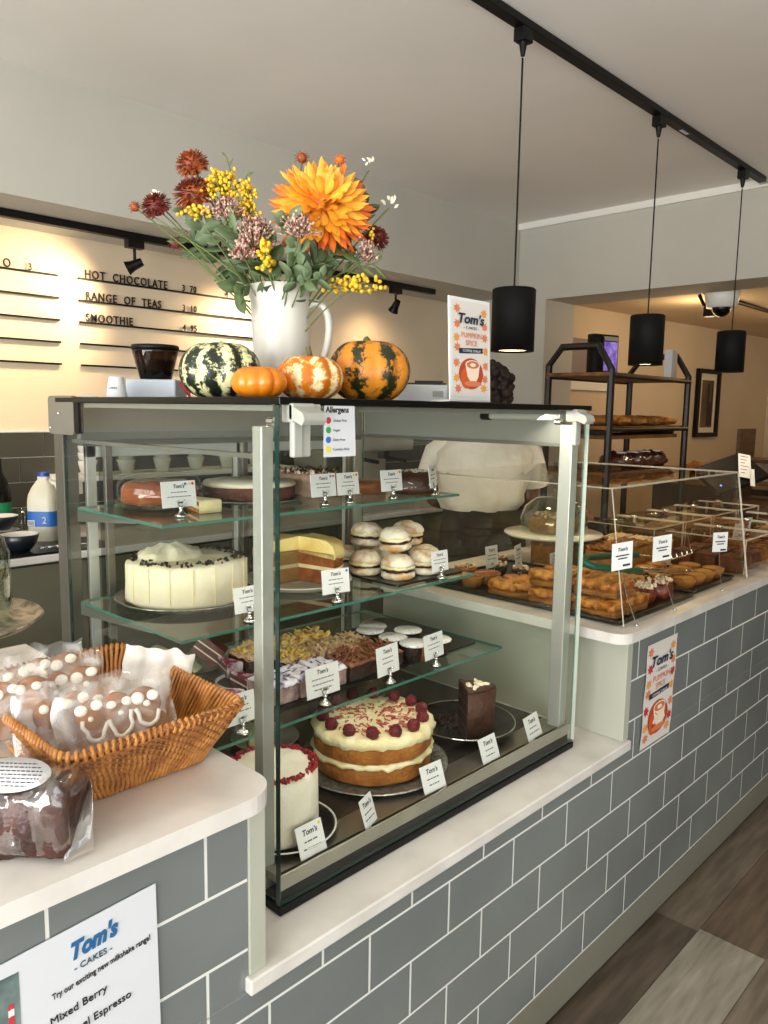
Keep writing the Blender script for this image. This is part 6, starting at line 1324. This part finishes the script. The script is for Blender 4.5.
RD_={'pel':.13,'wai':.12,'che':.135,'nec':.055,'hb':.07,'hd':.092,'ht':.06,'sl':.06,'el':.042,'wl':.028,'hl':.026,'sr':.06,'er':.042,'wr':.028,'hr':.026,'hpl':.09,'kl':.06,'al':.04,'fl':.035,'hpr':.09,'kr':.06,'ar':.04,'fr':.035}
E_=[('pel','wai'),('wai','che'),('che','nec'),('nec','hb'),('hb','hd'),('hd','ht'),('che','sl'),('sl','el'),('el','wl'),('wl','hl'),('che','sr'),('sr','er'),('er','wr'),('wr','hr'),('pel','hpl'),('hpl','kl'),('kl','al'),('al','fl'),('pel','hpr'),('hpr','kr'),('kr','ar'),('ar','fr')]
for s,w in (('l','hl'),('r','hr')):
    b=J[w]
    for k in range(5):
        n1,n2='%sf%da'%(s,k),'%sf%db'%(s,k); off=(-.030+.015*k); ln=(.035,.055,.06,.055,.045)[k]
        J[n1]=(b[0]+off,b[1]+.02+ln*.5,b[2]-.005); J[n2]=(b[0]+off*1.1,b[1]+.02+ln,b[2]-.025); RD_[n1]=RD_[n2]=.009; E_+= [(w,n1),(n1,n2)]
names=list(J); me=bpy.data.meshes.new('body'); me.from_pydata([tuple(W_(*J[n])-Vector((PX,PY,0))) for n in names],[(names.index(a),names.index(b)) for a,b in E_],[])
bo=bpy.data.objects.new('body',me); col.objects.link(bo); bo.parent=t; k=bo.modifiers.new('k','SKIN')
for i,n in enumerate(names):
    me.skin_vertices[0].data[i].radius=(RD_[n],RD_[n]*(.8 if n in('pel','wai','che') else 1)); 
me.skin_vertices[0].data[0].use_root=True
k=bo.modifiers.new('u','SUBSURF'); k.levels=k.render_levels=2; me.materials.append(pm('skin','#8a5a44','#7a4c38',rough=.5,scale=10,sss=.1))
for p_ in me.polygons: p_.use_smooth=True
k.use_creases=False; bo.modifiers['k'].use_smooth_shade=True
M_shirt=pm('white_shirt','#e3dad0','#d6ccc0',rough=.85,scale=10,bump=.8,bscale=14); M_trous=pm('dark_apron','#1d1815',rough=.85)
def ring_(c,rx,ry,n=64,wob=0,sd=0): return [tuple(Vector(c)+(rt*math.cos(a)+fw*math.sin(a))*(wob*.12*math.sin(a*7+c[2]*30)+wob*.10*noise.noise(Vector((math.cos(a)*4,math.sin(a)*4,c[2]*14))))+rt*(math.cos(a)*rx*(1+wob*noise.noise(Vector((math.cos(a)*2.5,math.sin(a)*2.5,c[2]*9+sd)))))+fw*(math.sin(a)*ry*(1+wob*noise.noise(Vector((math.cos(a)*3,math.sin(a)*3,c[2]*9+4+sd)))))) for a in [2*PI*i/n for i in range(n)]]
mb=MB(); loft(mb,[ring_(W_(-.02,0,.985),.150,.13,wob=.05),ring_(W_(-.01,.0,1.02),.172,.14,wob=.06),ring_(W_(.0,.03,1.09),.178,.145,wob=.12),ring_(W_(.01,.06,1.15),.19,.14,wob=.12),ring_(W_(.01,.09,1.21),.195,.13,wob=.1),ring_(W_(.015,.11,1.26),.17,.11,wob=.05),ring_(W_(.02,.125,1.295),.12,.09),ring_(W_(.02,.135,1.315),.07,.07)],cap=False)
def sleeve(pts,rs):
    P=[W_(*p) for p in pts]; mb.tube(P,rs,16)
sleeve([(-.13,.11,1.245),(-.20,.12,1.19),(-.225,.14,1.12),(-.235,.15,1.07)],[.055,.066,.062,.064]); sleeve([(.16,.11,1.245),(.22,.12,1.19),(.25,.14,1.12),(.258,.15,1.07)],[.055,.066,.062,.064])
mb.build('shirt',M_shirt,t)
mb=MB(); loft(mb,[ring_(W_(0,0,.42),.20,.15),ring_(W_(0,0,.7),.19,.15),ring_(W_(0,0,.86),.175,.145),ring_(W_(0,0,.99),.16,.13)],cap=False); mb.build('apron_skirt',M_trous,t)
for s in (-.1,.1):
    mb=MB(); mb.tube([W_(s,0,.8),W_(s,.03,.46),W_(s,-.02,.10)],[.11,.085,.065],16); mb.build('trouser_leg',M_trous,t)
    mb=MB(); mb.sph(W_(s*1.05,.05,.045),(.05,.05,.045),16,8); mb.sph(W_(s*1.08,.12,.035),(.045,.06,.035),16,8); mb.build('shoe',M_black,t)
mb=MB(); R_=random.Random(6); hc=W_(.02,.165,1.465)
for k in range(260):
    a=R_.random()*2*PI; ph=math.acos(R_.uniform(-.55,1)); d=Vector((math.sin(ph)*math.cos(a),math.sin(ph)*math.sin(a),math.cos(ph)))
    if d.dot(fw)>.75 and d.z<.5: continue
    r=R_.uniform(.012,.024); mb.sph(hc+Vector((d.x*.098,d.y*.098,d.z*.100))*R_.uniform(.85,1.12),r,8,6)
mb.sph(hc,(.098,.098,.1),20,12); mb.build('curly_hair',pm('dark_hair','#1c100c','#2e1a12',rough=.7,scale=60),t)

# wooden counter of the rear room
t=thing('rear_counter','long dark wooden counter in the rear room behind the rack','counter',(0,5.1,0)); mb=MB(); mb.box((-1.45,4.9,0),(1.6,5.4,.93)); mb.build('body',pm('rear_wood','#4f3620','#38250f',rough=.6,scale=4,stretch=(6,1,1)),t,bevel=.004)
mb=MB(); mb.box((-1.47,4.87,.9305),(1.62,5.42,.965)); mb.build('top',pm('rear_top','#a98253','#8b6536',rough=.45,scale=5,stretch=(1,6,1)),t,bevel=.004)
for i in range(7):
    c=(-1.2+i*.27,5.0+.06*(i%2),.9655); b=thing('loaf_bag','rustic brown loaf on the rear wooden counter, %s from the left'%('first','second','third','fourth','fifth','sixth','seventh')[i],'bread',c,'loaves on the rear wooden counter'); mb=MB(); mb.sph((c[0],c[1],c[2]+.05),(.10,.06,.055),20,12,nz=.3,nf=22,seed=i*3,flat=.049); mb.build('crust',(M_crust,MATS['dark_crust'],M_puff)[i%3],b)
for o in bpy.data.objects:
    if o.name.startswith('loaf_bag'): o.name=o.name.replace('loaf_bag','rustic_loaf')
